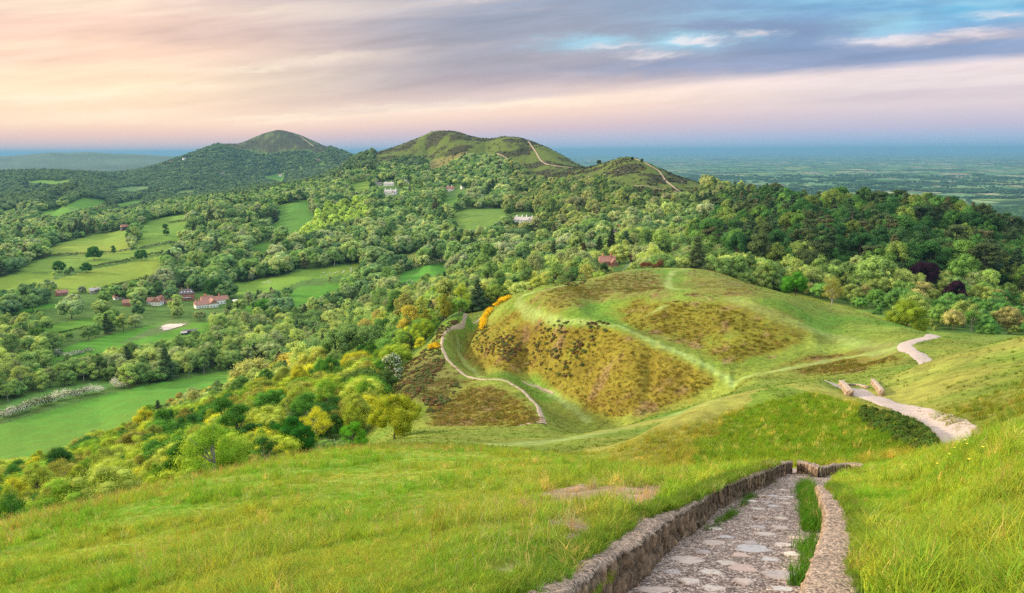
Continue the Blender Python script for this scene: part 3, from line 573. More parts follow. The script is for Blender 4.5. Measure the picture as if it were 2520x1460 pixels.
def lobes(kind, h, r):
    "centres and radii of the boughs that make a crown"
    L = []
    if kind == 'round':
        w = h*r.uniform(.47, .58)
        for i in range(30):
            a = r.uniform(0, 2*math.pi); z = r.uniform(-.8, 1); q = math.sqrt(max(0, 1-z*z))*r.uniform(.62, .82)
            L.append((math.cos(a)*q*w, math.sin(a)*q*w, h*.52+z*h*.35, h*r.uniform(.13, .20)))
        for i in range(5): L.append((r.uniform(-.3, .3)*w, r.uniform(-.3, .3)*w, h*r.uniform(.45, .75), h*.2))
    elif kind == 'tall':
        w = h*r.uniform(.25, .31)
        for i in range(24):
            z = r.uniform(.22, .93); q = (math.sin(math.pi*min(1, (z-.08)/.92)**.8))**.7*r.uniform(.5, .85); a = r.uniform(0, 2*math.pi)
            L.append((math.cos(a)*q*w, math.sin(a)*q*w, h*z, h*r.uniform(.07, .12)))
        L.append((0, 0, h*.94, h*.06))
    elif kind == 'wispy':
        w = h*r.uniform(.34, .42)
        for i in range(34):
            z = r.uniform(.0, 1); a = r.uniform(0, 2*math.pi); q = math.sqrt(max(.03, 1-(z*1.0)**2))*r.uniform(.3, .95)
            L.append((math.cos(a)*q*w, math.sin(a)*q*w, h*(.38+z*.55), h*r.uniform(.07, .13)))
    elif kind == 'conifer':
        for i in range(30):
            z = .14+.84*i/30; q = (1-z)*.30*r.uniform(.65, 1.15)+.012; a = i*2.4+r.uniform(-.5, .5)
            L.append((math.cos(a)*q*h, math.sin(a)*q*h, h*z, h*(.035+.10*(1-z))))
            L.append((math.cos(a+2)*q*h*.6, math.sin(a+2)*q*h*.6, h*z, h*(.03+.08*(1-z))))
    elif kind == 'pine':
        for i in range(20):
            z = r.uniform(.48, .95); q = (.22*math.sin(math.pi*(z-.3)/.75))*r.uniform(.3, 1.05); a = r.uniform(0, 6.28)
            L.append((math.cos(a)*q*h, math.sin(a)*q*h, h*z, h*r.uniform(.06, .1)))
    elif kind == 'bush':
        w = h*r.uniform(.55, .75)
        for i in range(20):
            a = r.uniform(0, 6.28); z = r.uniform(0, 1); q = math.sqrt(max(0, 1-z*z*.9))*r.uniform(.4, .85)
            L.append((math.cos(a)*q*w, math.sin(a)*q*w, h*(.12+z*.66), h*r.uniform(.16, .26)))
    return L
def crown(kind, h, nleaf, size, seed):
    r = np.random.default_rng(seed); L = lobes(kind, h, r); L = np.array(L); wt = L[:, 3]**2; wt /= wt.sum()
    k = r.choice(len(L), nleaf, p=wt); d = r.normal(size=(nleaf, 3)); d /= np.linalg.norm(d, axis=1, keepdims=True)
    flat = np.array([1, 1, .45 if kind in ('conifer', 'pine') else .82])
    rad = L[k, 3]*(r.uniform(0, 1, nleaf)**(.28 if kind != 'wispy' else .6))*(1+.18*r.normal(size=nleaf))
    P = L[k, :3]+d*rad[:, None]*flat
    Nn = d+r.normal(size=(nleaf, 3))*(.45 if size < .3 else .3)+np.array([0, 0, .3]); Nn /= np.linalg.norm(Nn, axis=1, keepdims=True)
    # leaves buried deep inside the crown would never be seen
    keep = np.ones(nleaf, bool)
    if kind in ('round', 'tall', 'bush'):
        D = np.linalg.norm(P[:, None, :]-L[None, :, :3], axis=2)/L[None, :, 3]
        D[np.arange(nleaf), k] = 9; keep = D.min(1) > .55
    P, Nn = P[keep], Nn[keep]
    return quads(P, Nn, size, r=r), L
_cs = None
def cores(L, k):
    "closed inner masses of the boughs, so that a far crown reads as solid"
    global _cs
    if _cs is None:
        g = np.linspace(-1, 1, 3); V = []; F = []
        for ax in range(3):
            for sg in (-1, 1):
                o = len(V)
                for a in g:
                    for b in g:
                        q = [0, 0, 0]; q[ax] = sg; q[(ax+1) % 3] = a*sg; q[(ax+2) % 3] = b; V.append(np.array(q)/np.linalg.norm(q))
                for i in range(2):
                    for j in range(2): F.append((o+i*3+j, o+(i+1)*3+j, o+(i+1)*3+j+1, o+i*3+j+1))
        _cs = (np.array(V), np.array(F))
    return join([(_cs[0]*np.array([l[3], l[3], l[3]*.85])*k+l[:3], _cs[1]) for l in L])
def trunk_geo(kind, h, L, seed, nb=9):
    r = np.random.default_rng(seed+99); top = {'round': .6, 'wispy': .75, 'bush': .4, 'tall': .8}.get(kind, .95)*h; rad = h*(.022 if kind != 'bush' else .012)
    ax = [np.array([r.normal()*.012*h*(z > 0), r.normal()*.012*h*(z > 0), z*top-(.25 if z == 0 else 0)]) for z in (0, .12, .35, .6, .8, 1)]
    parts = [limb(ax, [rad*1.5, rad*1.05, rad*.85, rad*.6, rad*.4, rad*.12])]
    order = r.permutation(len(L))[:nb]
    for i in order:
        e = L[i, :3]; z0 = min(.62*top, e[2]*.55+.08*h); s0 = np.array([0, 0, z0]); m1 = (s0+e)/2+np.array([0, 0, -.03*h])+r.normal(size=3)*.015*h
        parts.append(limb([s0, m1, s0+(e-s0)*.95], [rad*.45, rad*.28, rad*.07], 5))
        if kind == 'wispy':
            for q in range(3): 
                d = r.normal(size=3)*L[i, 3]*1.1; d[2] = abs(d[2]); parts.append(limb([m1, (m1+e)/2+d*.3, e+d], [rad*.18, rad*.1, rad*.03], 4))
    return join(parts)
_protos = {}
def proto(kind, lod, seed):
    "crown mesh and trunk mesh of one kind of tree, 10 m tall"
    key = (kind, lod, seed)
    if key not in _protos:
        n, s = {0: (16000, .18), 1: (6500, .36), 2: (1900, .72), 3: (520, 1.35)}[lod]
        if kind == 'wispy': n = int(n*.8); s *= .8
        if kind == 'bush': n = int(n*.7)
        if kind in ('conifer', 'pine'): s *= .8
        if kind == 'tall': s *= .8
        (v, f), L = crown(kind, 10.0, n, s, seed*7+{'round': 1, 'tall': 2, 'wispy': 3, 'conifer': 4, 'pine': 5, 'bush': 6}[kind])
        me = mesh_from(kind+'_crown', v, f, (LEAF,), False) if kind == 'wispy' else None
        if kind != 'wispy':
            v, f = join([(v, f), cores(L, (.82 if lod > 1 else .66 if lod else .58) if kind in ('round', 'tall', 'bush') else .55)]); me = mesh_from(kind+'_crown', v, f, (LEAF,), False)
        tv, tf = trunk_geo(kind, 10.0, L, seed, 9 if lod < 2 else 4); tm = mesh_from(kind+'_trunk', tv, tf, (PALEBARK if kind == 'wispy' else BARK,))
        _protos[key] = (me, tm, (v, f, tv, tf))
    return _protos[key]
def joined_proto(kind, lod, seed):
    me, tm, (v, f, tv, tf) = proto(kind, lod, seed)
    if lod >= 3: m = me
    else:
        a, b = join([(v, f), (tv, tf)]); m = mesh_from(kind+'_tree', a, b, (LEAF, PALEBARK if kind == 'wispy' else BARK), False)
        m.polygons.foreach_set('material_index', np.concatenate([np.zeros(len(f), np.int32), np.ones(len(tf), np.int32)]))
    return m
def scatter(name, protos, pts, rot, scl, pid, tint, label=None, **props):
    "ONE object that sets many small copies: geometry nodes over a cloud of points"
    me = bpy.data.meshes.new(name); n = len(pts); me.vertices.add(n); me.vertices.foreach_set('co', np.asarray(pts, np.float32).ravel())
    for nm, ty, dat, fld in (('rot', 'FLOAT_VECTOR', rot, 'vector'), ('scl', 'FLOAT_VECTOR', scl, 'vector'), ('pid', 'INT', pid, 'value')):
        a = me.attributes.new(nm, ty, 'POINT'); a.data.foreach_set(fld, np.asarray(dat, np.int32 if ty == 'INT' else np.float32).ravel())
    a = me.attributes.new('tint', 'FLOAT_COLOR', 'POINT'); a.data.foreach_set('color', np.concatenate([tint, np.ones((n, 1))], 1).astype(np.float32).ravel())
    o = link(name, me, kind='stuff', **props)
    g = bpy.data.node_groups.new(name, 'GeometryNodeTree'); g.interface.new_socket('Geometry', in_out='INPUT', socket_type='NodeSocketGeometry'); g.interface.new_socket('Geometry', in_out='OUTPUT', socket_type='NodeSocketGeometry')
    gi = g.nodes.new('NodeGroupInput'); go = g.nodes.new('NodeGroupOutput'); jn = g.nodes.new('GeometryNodeJoinGeometry')
    def attr(nm, ty):
        a = g.nodes.new('GeometryNodeInputNamedAttribute'); a.data_type = ty; a.inputs[0].default_value = nm; return a.outputs[0]
    ar, as_, ap = attr('rot', 'FLOAT_VECTOR'), attr('scl', 'FLOAT_VECTOR'), attr('pid', 'INT')
    for i, pm in enumerate(protos):
        po = bpy.data.objects.new(pm.name+'_source', pm); oi = g.nodes.new('GeometryNodeObjectInfo'); oi.inputs['Object'].default_value = po
        cmp = g.nodes.new('FunctionNodeCompare'); cmp.data_type = 'INT'; cmp.operation = 'EQUAL'; g.links.new(ap, cmp.inputs[2]); cmp.inputs[3].default_value = i
        ip = g.nodes.new('GeometryNodeInstanceOnPoints'); g.links.new(gi.outputs[0], ip.inputs['Points']); g.links.new(cmp.outputs[0], ip.inputs['Selection']); g.links.new(oi.outputs['Geometry'], ip.inputs['Instance'])
        e2r = g.nodes.new('FunctionNodeEulerToRotation'); g.links.new(ar, e2r.inputs[0]); g.links.new(e2r.outputs[0], ip.inputs['Rotation']); g.links.new(as_, ip.inputs['Scale']); g.links.new(ip.outputs[0], jn.inputs[0])
    g.links.new(jn.outputs[0], go.inputs[0])
    md = o.modifiers.new('scatter', 'NODES'); md.node_group = g
    return o
# ------------------------------------------------------------------ where the trees stand
GROVE = [(690, 600), (690, 575), (760, 545), (850, 508), (905, 502), (912, 520), (905, 560), (820, 580), (740, 605)]
RWOOD = [(1700, 640), (1740, 560), (1860, 480), (2050, 478), (2360, 500), (2600, 560), (2600, 760), (2380, 720), (2200, 700), (2000, 690), (1850, 680)]
HOUSE_SPOTS = [(449, 728, 24, 800), (500, 748, 50, 765), (381, 762, 28, 775), (279, 760, 10, 800), (306, 770, 16, 770), (222, 775, 12, 830), (140, 770, 12, 820), (570, 745, 10, 775), (440, 800, 34, 640), (1290, 535, 32, 1000), (966, 472, 22, 1490), (962, 455, 14, 1620), (1004, 450, 9, 1650), (1112, 468, 16, 1560), (1143, 474, 9, 1540), (937, 455, 10, 1640),
 (1494, 648, 28, 545), (1517, 578, 8, 800), (1917, 570, 9, 560), (748, 420, 5, 3600), (793, 394, 4, 4300), (838, 408, 6, 3900), (52, 572, 9, 1180), (66, 566, 9, 1230), (258, 547, 10, 1450), (311, 562, 9, 1330), (1556, 650, 14, 540), (720, 1040, 30, 118), (972, 1040, 60, 110)]      # (px, py, radius in px, Y) kept clear of trees
def tree_sites():
    out = []
    bands = [(55, 135, 4.3, 0, 0), (135, 300, 5.8, 0, 0), (300, 700, 8.6, 1, 0), (700, 1400, 10.6, 2, 0), (1400, 2600, 12.5, 3, 0), (2600, 6200, 18, 3, 0)]
    for y0, y1, sp, lod, _ in bands:
        w = .74*y1; gx = np.arange(-w, w, sp); gy = np.arange(y0, y1, sp)
        Xg, Yg = np.meshgrid(gx, gy); Xg = (Xg+rng.uniform(-.42, .42, Xg.shape)*sp).ravel(); Yg = (Yg+rng.uniform(-.42, .42, Yg.shape)*sp).ravel()
        m = (Yg >= y0) & (Yg < y1) & (np.abs(Xg/Yg) < .72); Xg, Yg = Xg[m], Yg[m]; Zg = H(Xg, Yg)
        out.append(np.stack([Xg, Yg, Zg, np.full(len(Xg), lod), np.full(len(Xg), sp)], 1))
    A = np.concatenate(out); x, y, z, lod, sp = A.T
    hgt = sp*rng.uniform(.95, 1.85, len(x)); hgt = np.where(rng.uniform(size=len(x)) < .12, hgt*1.35, hgt); hgt = np.where(y < 300, rng.uniform(5.0, 9.5, len(x)), hgt); hgt = np.where(y < 135, rng.uniform(3.4, 6.4, len(x)), hgt)
    hgt = np.where(y > 2600, rng.uniform(9, 17, len(x)), np.where(y > 1400, np.minimum(hgt, 16.5), hgt)); px, py = project(x, y, z)
    rw = inpoly(px, py, RWOOD) & (y < 1100) & (y > 300); hgt = np.where(rw, rng.uniform(14, 25, len(x)), hgt)
    low = (px > 1560) & (y < 420) & ~rw; hgt = np.where(low, rng.uniform(5, 12.5, len(x)), hgt)
    for it in range(6):                    # trees in front of an open field stay below its edge
        tpx, tpy = project(x, y, z+hgt*.85); bad = np.zeros(len(x), bool)
        for poly, y0, y1, c in FIELDS: bad |= (y < y1*1.1) & inpoly(tpx, tpy, poly)
        hgt = np.where(bad & ((y < 330) | (it < 2)), hgt*.80, hgt)
    tpx, tpy = project(x, y, z+hgt*.78); mpx, mpy = project(x, y, z+hgt*.35)
    ok = np.ones(len(x), bool)
    for poly, y0, y1, c in FIELDS:
        ok &= ~((y > y0*.8) & (y < y1*1.1) & inpoly(px, py, poly)); ok &= ~((y < y1*1.1) & (inpoly(tpx, tpy, poly) | inpoly(mpx, mpy, poly)))
    for poly in (PINN, BLACK): ok &= ~((y > 1050) & (y < 2700) & (inpoly(px, py, poly) | inpoly(tpx, tpy, poly)))
    ok &= ~((y > 4200) & (inpoly(px, py, BEACON) | inpoly(tpx, tpy, BEACON)))
    ok &= ~(inpoly(px, py, CAMP) & (y < 420)); ok &= ~(inpoly(tpx, tpy, CAMP) & (y < 330) & (px > 955)); ok &= ~((px > 985) & (px < 2050) & (y < 250)); ok &= ~((y < 96) & (px > 830)); ok &= ~((y < 125) & (px > 900) & (px < 1100)); ok &= ~((z < -215) & (x > 0) & (y > 1000))
    for hx, hy, hr, hY in HOUSE_SPOTS:
        ok &= ~((np.abs(y-hY) < hY*.10) & (np.abs(px-hx) < hr) & (np.abs(py-hy) < hr*.8)); ok &= ~((y < hY) & (y > hY*.4) & (np.abs(tpx-hx) < hr*1.05+4*hgt/y*100) & (tpy < hy+hr*.30+3) & (tpy > hy-60))
    # thinner cover: gardens round the village, parkland, hawthorn-dotted hill sides
    ok &= ~(rw & (rng.uniform(size=len(x)) < .25))
    thin = inpoly(px, py, [(20, 860), (0, 780), (180, 735), (420, 735), (600, 740), (620, 780), (500, 790), (300, 810), (120, 860)]) & (y > 500) & (y < 1200)
    ok &= ~(thin & (rng.uniform(size=len(x)) < .45))
    hill = (y > 1500) & (fbm(x, y, 260, 15) > .38) & (rng.uniform(size=len(x)) < .7) & (py < 470); ok &= ~hill
    A = np.stack([x, y, z, lod, hgt, px, py, tpx, tpy], 1)[ok]; x, y, z, lod, hgt, px, py, tpx, tpy = A.T
    # drop what neither this view nor one a step aside could show
    s = x/y; l = np.log(y); cm = np.maximum.accumulate(np.maximum(T, -9), axis=0)
    i = np.clip(((l-GL[0])/DL-2).astype(int), 0, len(GL)-1); j = np.clip(((s-GS[0])/DS).round().astype(int), 0, len(GS)-1)
    vis = (z+hgt*1.05)/y > cm[i, j]-.010
    return A[vis]
def site_tint(x, y, px, py, kind, r):
    "real leaf colours by district and chance"
    n = len(x); u = r.uniform(size=n); v = r.uniform(size=n)
    pal = lambda cols: np.array([lin(*c) for c in cols])[np.minimum((u*len(cols)).astype(int), len(cols)-1)]
    base = pal([(132, 160, 74), (142, 164, 88), (98, 136, 66), (84, 122, 60), (112, 146, 72), (76, 112, 58), (122, 152, 84), (92, 128, 72), (128, 148, 92), (104, 142, 58)])
    belt = pal([(152, 164, 52), (136, 154, 50), (118, 148, 48), (72, 112, 42), (158, 168, 66), (140, 150, 66), (84, 126, 46), (140, 138, 62), (176, 172, 48), (60, 98, 42)])
    rw = pal([(66, 112, 46), (54, 98, 42), (86, 126, 46), (60, 96, 46), (102, 128, 50), (48, 88, 42), (72, 92, 48), (74, 120, 50)])
    mid = pal([(136, 162, 72), (118, 152, 66), (150, 172, 78), (104, 140, 64), (128, 148, 84), (98, 132, 62)])
    lowr = pal([(104, 144, 54), (126, 150, 60), (84, 132, 48), (136, 140, 74), (90, 138, 58), (114, 138, 56), (74, 124, 50), (92, 140, 50)])
    far = pal([(82, 112, 66), (92, 122, 70), (74, 102, 64), (100, 128, 74)])
    c = base.copy(); c[y < 700] = mid[y < 700]; b = (y < 260) & (px < 1500); c[b] = belt[b]
    m2 = (y >= 260) & (y < 460) & (px < 1500); k = r.uniform(size=n) < .55; c[m2 & k] = belt[m2 & k]
    q = inpoly(px, py, RWOOD) & (y < 1100) & (y > 300); c[q] = rw[q]; q2 = (px > 1560) & (y < 420) & ~q; c[q2] = lowr[q2]
    q3 = inpoly(px, py, GROVE) & (y > 700) & (y < 1700); c[q3] = np.array([lin(152, 184, 66), lin(164, 192, 76), lin(140, 174, 62)])[(u[q3]*2.99).astype(int)]
    c[y > 1900] = far[y > 1900]; q4 = (px > 1250) & (py < 600) & (y > 900) & (y < 1900); c[q4] = c[q4]*.85*np.array([1.05, .95, .85])
    con = kind >= 4; c[con] = np.array([lin(62, 88, 50), lin(70, 90, 50), lin(54, 82, 50), lin(82, 90, 54)])[(v[con]*3.99).astype(int)]
    lu = c.mean(1, keepdims=True); w = np.where(y > 300, .10, 0)[:, None]; c = (c*(1-w)+lu*w)*np.where((y > 300)[:, None], np.array([1.10, .96, 1.12]), 1)
    return c*r.uniform(.82, 1.2, (n, 1))*TREE_GAIN*np.where(y > 300, 1.15, 1)[:, None]
TREE_GAIN = 1.24
KINDS = ['round', 'tall', 'wispy', 'bush', 'conifer', 'pine']
def plant_woods():
    A = tree_sites(); x, y, z, lod, hgt, px, py, tpx, tpy = A.T; n = len(x); r = np.random.default_rng(3)
    u = r.uniform(size=n); kind = np.where(u < .55, 0, np.where(u < .82, 1, np.where(u < .965, 2, 4)))
    rw = inpoly(px, py, RWOOD) & (y < 1100) & (y > 300); kind = np.where(rw, np.where(u < .26, 0, np.where(u < .66, 1, np.where(u < .84, 4, 5))), kind)
    belt = (y < 260); kind = np.where(belt, np.where(u < .45, 0, np.where(u < .6, 1, np.where(u < .82, 2, 3))), kind)
    cn = fbm(x, y, 120, 88) > .42; lw = (px > 1560) & (y < 420) & ~rw; kind = np.where(lw & (u > .55), 3, np.where(lw & (u > .4), 2, kind)); kind = np.where(cn & (y > 950) & (u < .5), 4, kind); q3 = inpoly(px, py, GROVE) & (y > 700); kind = np.where(q3, 1, kind)
    hgt = np.where((kind >= 4) | (kind == 1), hgt*1.2, hgt); hgt = np.where(kind == 3, hgt*.6, hgt); hgt = np.where(q3, hgt*.8, hgt)
    tint = site_tint(x, y, px, py, kind, r); rot = r.uniform(0, 6.28, n)
    return dict(x=x, y=y, z=z, lod=lod.astype(int), h=hgt, px=px, py=py, kind=kind, tint=tint, rot=rot)
EXTRA = []
def place_woods():
    D = plant_woods(); x, y, z, h, kind, lod = D['x'], D['y'], D['z'], D['h'], D['kind'], D['lod']; n = len(x)
    print('trees', n, [int((lod == k).sum()) for k in range(4)])
    inframe = (D['px'] > -10) & (D['px'] < 2530)
    size = h/y
    single = np.zeros(n, bool)
    for ks, cap in (((0, 1, 2), N_BROAD), ((3,), 60), ((4, 5), N_CON)):
        c = np.isin(kind, ks) & inframe; idx = np.where(c)[0]; idx = idx[np.argsort(-size[idx])][:cap]; single[idx] = True
    NV = 3
    protos = []; pidx = {}
    for k in range(6):
        for l in range(4):
            for v in range(NV if l < 3 else 4):
                pidx[(k, l, v)] = len(protos); protos.append((KINDS[k], l, v))
    var = rng.integers(0, 3, n)
    rest = ~single; pid = np.array([pidx[(int(k), int(l), int(v))] for k, l, v in zip(kind, lod, var)])
    used = sorted(set(pid[rest].tolist())); remap = {p: i for i, p in enumerate(used)}
    pm = [joined_proto(*protos[p]) for p in used]
    sc = h/10; wd = rng.uniform(.88, 1.2, n)*np.where(y > 2600, 1.5, np.where(y > 1400, 1.15, 1))
    scatter('woodland', pm, np.stack([x, y, z-.1], 1)[rest], np.stack([0*x, 0*x, D['rot']], 1)[rest], np.stack([sc*wd, sc*wd, sc], 1)[rest], np.array([remap[p] for p in pid[rest]]), D['tint'][rest], label='mixed green woodland covering the valley and hill sides')
    return D, single, var, wd
N_BROAD, N_CON = 280, 110
WD = place_woods()
def colour_word(t):
    r_, g_, b_ = t
    if r_ > g_*1.02: return 'golden-brown' if r_ > .12 else 'russet-brown'
    if r_ > g_*.86: return 'yellow-green' if g_ > .24 else 'olive'
    if g_ > .30: return 'pale green'
    if g_ > .20: return 'fresh green'
    if g_ > .13: return 'mid green'
    return 'dark green'
def zone_word(px, py, x, y):
    if inpoly(np.array([px]), np.array([py]), RWOOD)[0] and y > 300 and y < 1100:
        return ('at the left end' if px < 1950 else 'in the middle' if px < 2220 else 'at the right end')+(' on the crest' if y > 560 else ' halfway up' if y > 430 else ' at the foot')+' of the right-hand wood'
    if px > 1500: return 'below the right brow of the spur' if px > 1950 else 'behind the far brow of the spur'
    if y < 130: return 'on the near wooded slope' + (' at far left' if px < 260 else ' below the long field' if px < 560 else ' near the lone yellow-green tree')
    if y < 200: return 'in the belt above the long field' if px < 620 else 'in the tree belt under the dirt path'
    if y < 320: return 'in the upper belt by the field tip' if px < 900 else 'in the tree belt level with the gorse'
    if y < 600: return 'in the wood across the long green field' if px < 850 else 'in the wooded bank left of the spur top'
    return 'in the valley wood behind the village field'
def ordinal(n):
    return str(n)+('th' if 10 <= n % 100 <= 20 else {1: 'st', 2: 'nd', 3: 'rd'}.get(n % 10, 'th'))
SHAPE = ['round', 'upright', 'thin-leaved', 'bushy', 'spired', 'flat-topped']
def individuals():
    D, single, var, wd = WD; idx = np.where(single)[0]; desc = {}
    for i in idx:
        k = int(D['kind'][i]); w = (colour_word(D['tint'][i]/TREE_GAIN), SHAPE[k], 'bush' if k == 3 else 'conifer' if k > 3 else 'tree', zone_word(D['px'][i], D['py'][i], D['x'][i], D['y'][i])); desc.setdefault(w, []).append(i)
    for w, ids in desc.items():
        ids.sort(key=lambda i: D['px'][i])
        for q, i in enumerate(ids):
            k = int(D['kind'][i]); me, tm, _ = proto(KINDS[k], int(D['lod'][i]), int(var[i])); nm = ['broadleaf_tree', 'broadleaf_tree', 'broadleaf_tree', 'bush', 'conifer_tree', 'conifer_tree'][k]
            lb = ('%s %s %s %s' % w)+('' if len(ids) == 1 else ', %s such from the left' % ordinal(q+1)); words = lb.split()
            if len(words) > 16: lb = ('%s %s %s %s' % w).replace('just ', '').replace('the ', '')+', %s from left' % ordinal(q+1)
            e = link(nm, None, category='bush' if k == 3 else 'tree', label=lb, group={0: 'broadleaf trees of the woods', 3: 'bushes of the near wooded slope'}.get(k, 'conifers of the right-hand wood' if k > 3 else 'broadleaf trees of the woods')); e.location = (D['x'][i], D['y'][i], D['z'][i]-.1); e.rotation_euler = (0, 0, D['rot'][i]); s = D['h'][i]/10; e.scale = (s*wd[i], s*wd[i], s)
            c = link('crown', me, e); c['tint'] = [float(t) for t in D['tint'][i]]; link('trunk', tm, e)
individuals()
# ------------------------------------------------------------------ paths and road
def path_mat(name, c0, c1, scale=9.0, bump=.4):
    m, t, b = new_mat(name); g = t.n('NewGeometry'); v = t.n('TexVoronoi'); v.inputs['Scale'].default_value = scale; t.l(g.outputs['Position'], v.inputs['Vector'])
    n = t.noise(g.outputs['Position'], 1.1, 6, .65); sp = t.n('SeparateColor'); t.l(v.outputs['Color'], sp.inputs[0])
    k = t.math('ADD', t.math('MULTIPLY', sp.outputs[0], .45), t.math('MULTIPLY', n.outputs[0], .75)); t.l(t.ramp(k, [(.25, c0), (.8, c1)]), b.inputs['Base Color']); b.inputs['Roughness'].default_value = .95
    bp = t.n('Bump'); bp.inputs['Strength'].default_value = bump; bp.inputs['Distance'].default_value = .03; t.l(k, bp.inputs['Height']); t.l(bp.outputs[0], b.inputs['Normal'])
    return m
def ribbon(name, pts, hw, mat, Y0, Y1, lift=.05, step=None, wob=.25, nv=9, **props):
    W = np.array([tuple(at(a, b, Y0, Y1))[:2] for a, b in pts]); 
    seg = np.hypot(*np.diff(W, axis=0).T); L = np.concatenate([[0], np.cumsum(seg)]); step = step or max(.3, hw*.5); n = max(8, int(L[-1]/step)); t = np.linspace(0, L[-1], n)
    c = np.stack([np.interp(t, L, W[:, 0]), np.interp(t, L, W[:, 1])], 1); k = max(1, int(hw*2.2/step))
    for _ in range(3):
        cp = np.pad(c, ((k, k), (0, 0)), 'edge'); c2 = sum(cp[i:i+n] for i in range(2*k+1))/(2*k+1); c2[0] = c[0]; c2[-1] = c[-1]; c = c2
    d = np.gradient(c, axis=0); d /= np.linalg.norm(d, axis=1, keepdims=True)+1e-9; nrm = np.stack([-d[:, 1], d[:, 0]], 1)
    u = np.linspace(-1, 1, nv); ww = hw*(1+wob*fbm(t, t*0, hw*5, 3)); V = c[:, None, :]+nrm[:, None, :]*(u[None, :, None]*ww[:, None, None])
    V = V+0.0; side = fbm(V[..., 0], V[..., 1], hw*1.6, 8)*hw*.3; V[..., 0] += nrm[:, None, 0]*side*(np.abs(u)[None] > .9); V[..., 1] += nrm[:, None, 1]*side*(np.abs(u)[None] > .9)
    z = H(V[..., 0], V[..., 1])+lift*(1-1.5*(u**4))[None, :]
    co = np.concatenate([V, z[..., None]], -1).reshape(-1, 3); ix = np.arange(n*nv).reshape(n, nv); f = np.stack([ix[:-1, :-1], ix[:-1, 1:], ix[1:, 1:], ix[1:, :-1]], -1).reshape(-1, 4)[:, ::-1]
    return link(name, mesh_from(name, co, f, (mat,)), kind='structure', **props)
GRAVEL = path_mat('gravel', (.27, .205, .17), (.46, .375, .325), 16); DIRT = path_mat('trodden_earth', (.25, .185, .12), (.40, .31, .22), 5)
ribbon('path', [(1337, 1046), (1335, 1030), (1325, 1000), (1290, 964), (1255, 942), (1225, 933), (1190, 935), (1155, 928), (1125, 906), (1100, 882), (1085, 850), (1090, 828)], .52, DIRT, 100, 300, .10, .5)
ribbon('path', [(1088, 826), (1105, 808), (1140, 795), (1182, 783)], .6, DIRT, 222, 420, .22, .8)
ribbon('path', [(1272, 1051), (1300, 1043), (1336, 1037)], .5, DIRT, 95, 130, .08, .5)
ribbon('path', [(1285, 937), (1320, 948), (1362, 968)], .3, DIRT, 150, 220, .08, .5)
ribbon('path', [(2415, 1106), (2385, 1086), (2340, 1062), (2280, 1030), (2215, 1002), (2160, 984), (2115, 968), (2080, 955), (2048, 941)], .85, GRAVEL, 22, 60, .05, .25, .15, 13)
ribbon('path', [(2306, 826), (2288, 832), (2240, 842), (2220, 848), (2235, 862), (2265, 876), (2290, 898)], 1.35, GRAVEL, 85, 180, .10, .4, .12, 11)
HILLDIRT = path_mat('hill_track', (.20, .14, .095), (.33, .245, .175), 2)
ribbon('path', [(1300, 347), (1318, 372), (1328, 390), (1345, 404), (1372, 410), (1410, 413)], 1.9, HILLDIRT, 1500, 2150, 1.0, 6)
ribbon('path', [(1222, 377), (1255, 394), (1290, 407)], 1.1, HILLDIRT, 1500, 2150, .9, 6)
ribbon('path', [(1556, 389), (1590, 402), (1622, 421), (1640, 445), (1665, 466), (1692, 483)], 1.8, HILLDIRT, 1050, 1500, .8, 5)
ribbon('path', [(1560, 457), (1610, 462), (1650, 468), (1690, 482)], .9, HILLDIRT, 1000, 1450, .7, 5)
ribbon('path', [(738, 335), (752, 345), (772, 360)], 3.4, HILLDIRT, 4200, 5300, 2.0, 15)
ASPHALT = path_mat('asphalt', (.07, .072, .078), (.11, .112, .12), 3)
ribbon('road', [(1538, 668), (1545, 660), (1556, 650), (1566, 641), (1570, 632)], 3.3, ASPHALT, 420, 700, .5, 2, .0)
MARK = simple_mat('road_paint', (.75, .75, .72), .6, .05)
ribbon('road_marking', [(1545, 660), (1556, 650), (1566, 641)], .22, MARK, 420, 700, .62, 2, .0, 3)
# ------------------------------------------------------------------ the stone-flagged steps and their walls
def cells(u, v, su, sv, seed=0, jit=.8):
    "voronoi cells: nearest and second nearest distance and a hash of the nearest"
    uu = u/su; vv = v/sv; iu = np.floor(uu); iv = np.floor(vv); f1 = np.full(u.shape, 9.); f2 = np.full(u.shape, 9.); hs = np.zeros(u.shape)
    for a in (-1, 0, 1):
        for b in (-1, 0, 1):
            cu = iu+a; cv = iv+b; h = np.sin(cu*127.1+cv*311.7+seed*17.3)*43758.5453; h = h-np.floor(h); g = np.sin(cu*269.5+cv*183.3+seed*9.1)*24634.63; g = g-np.floor(g)
            d = np.hypot(uu-(cu+.5+(h-.5)*jit), vv-(cv+.5+(g-.5)*jit)); closer = d < f1
            f2 = np.where(closer, f1, np.minimum(f2, d)); f1 = np.where(closer, d, f1); hs = np.where(closer, h, hs)
    return f1, f2, hs
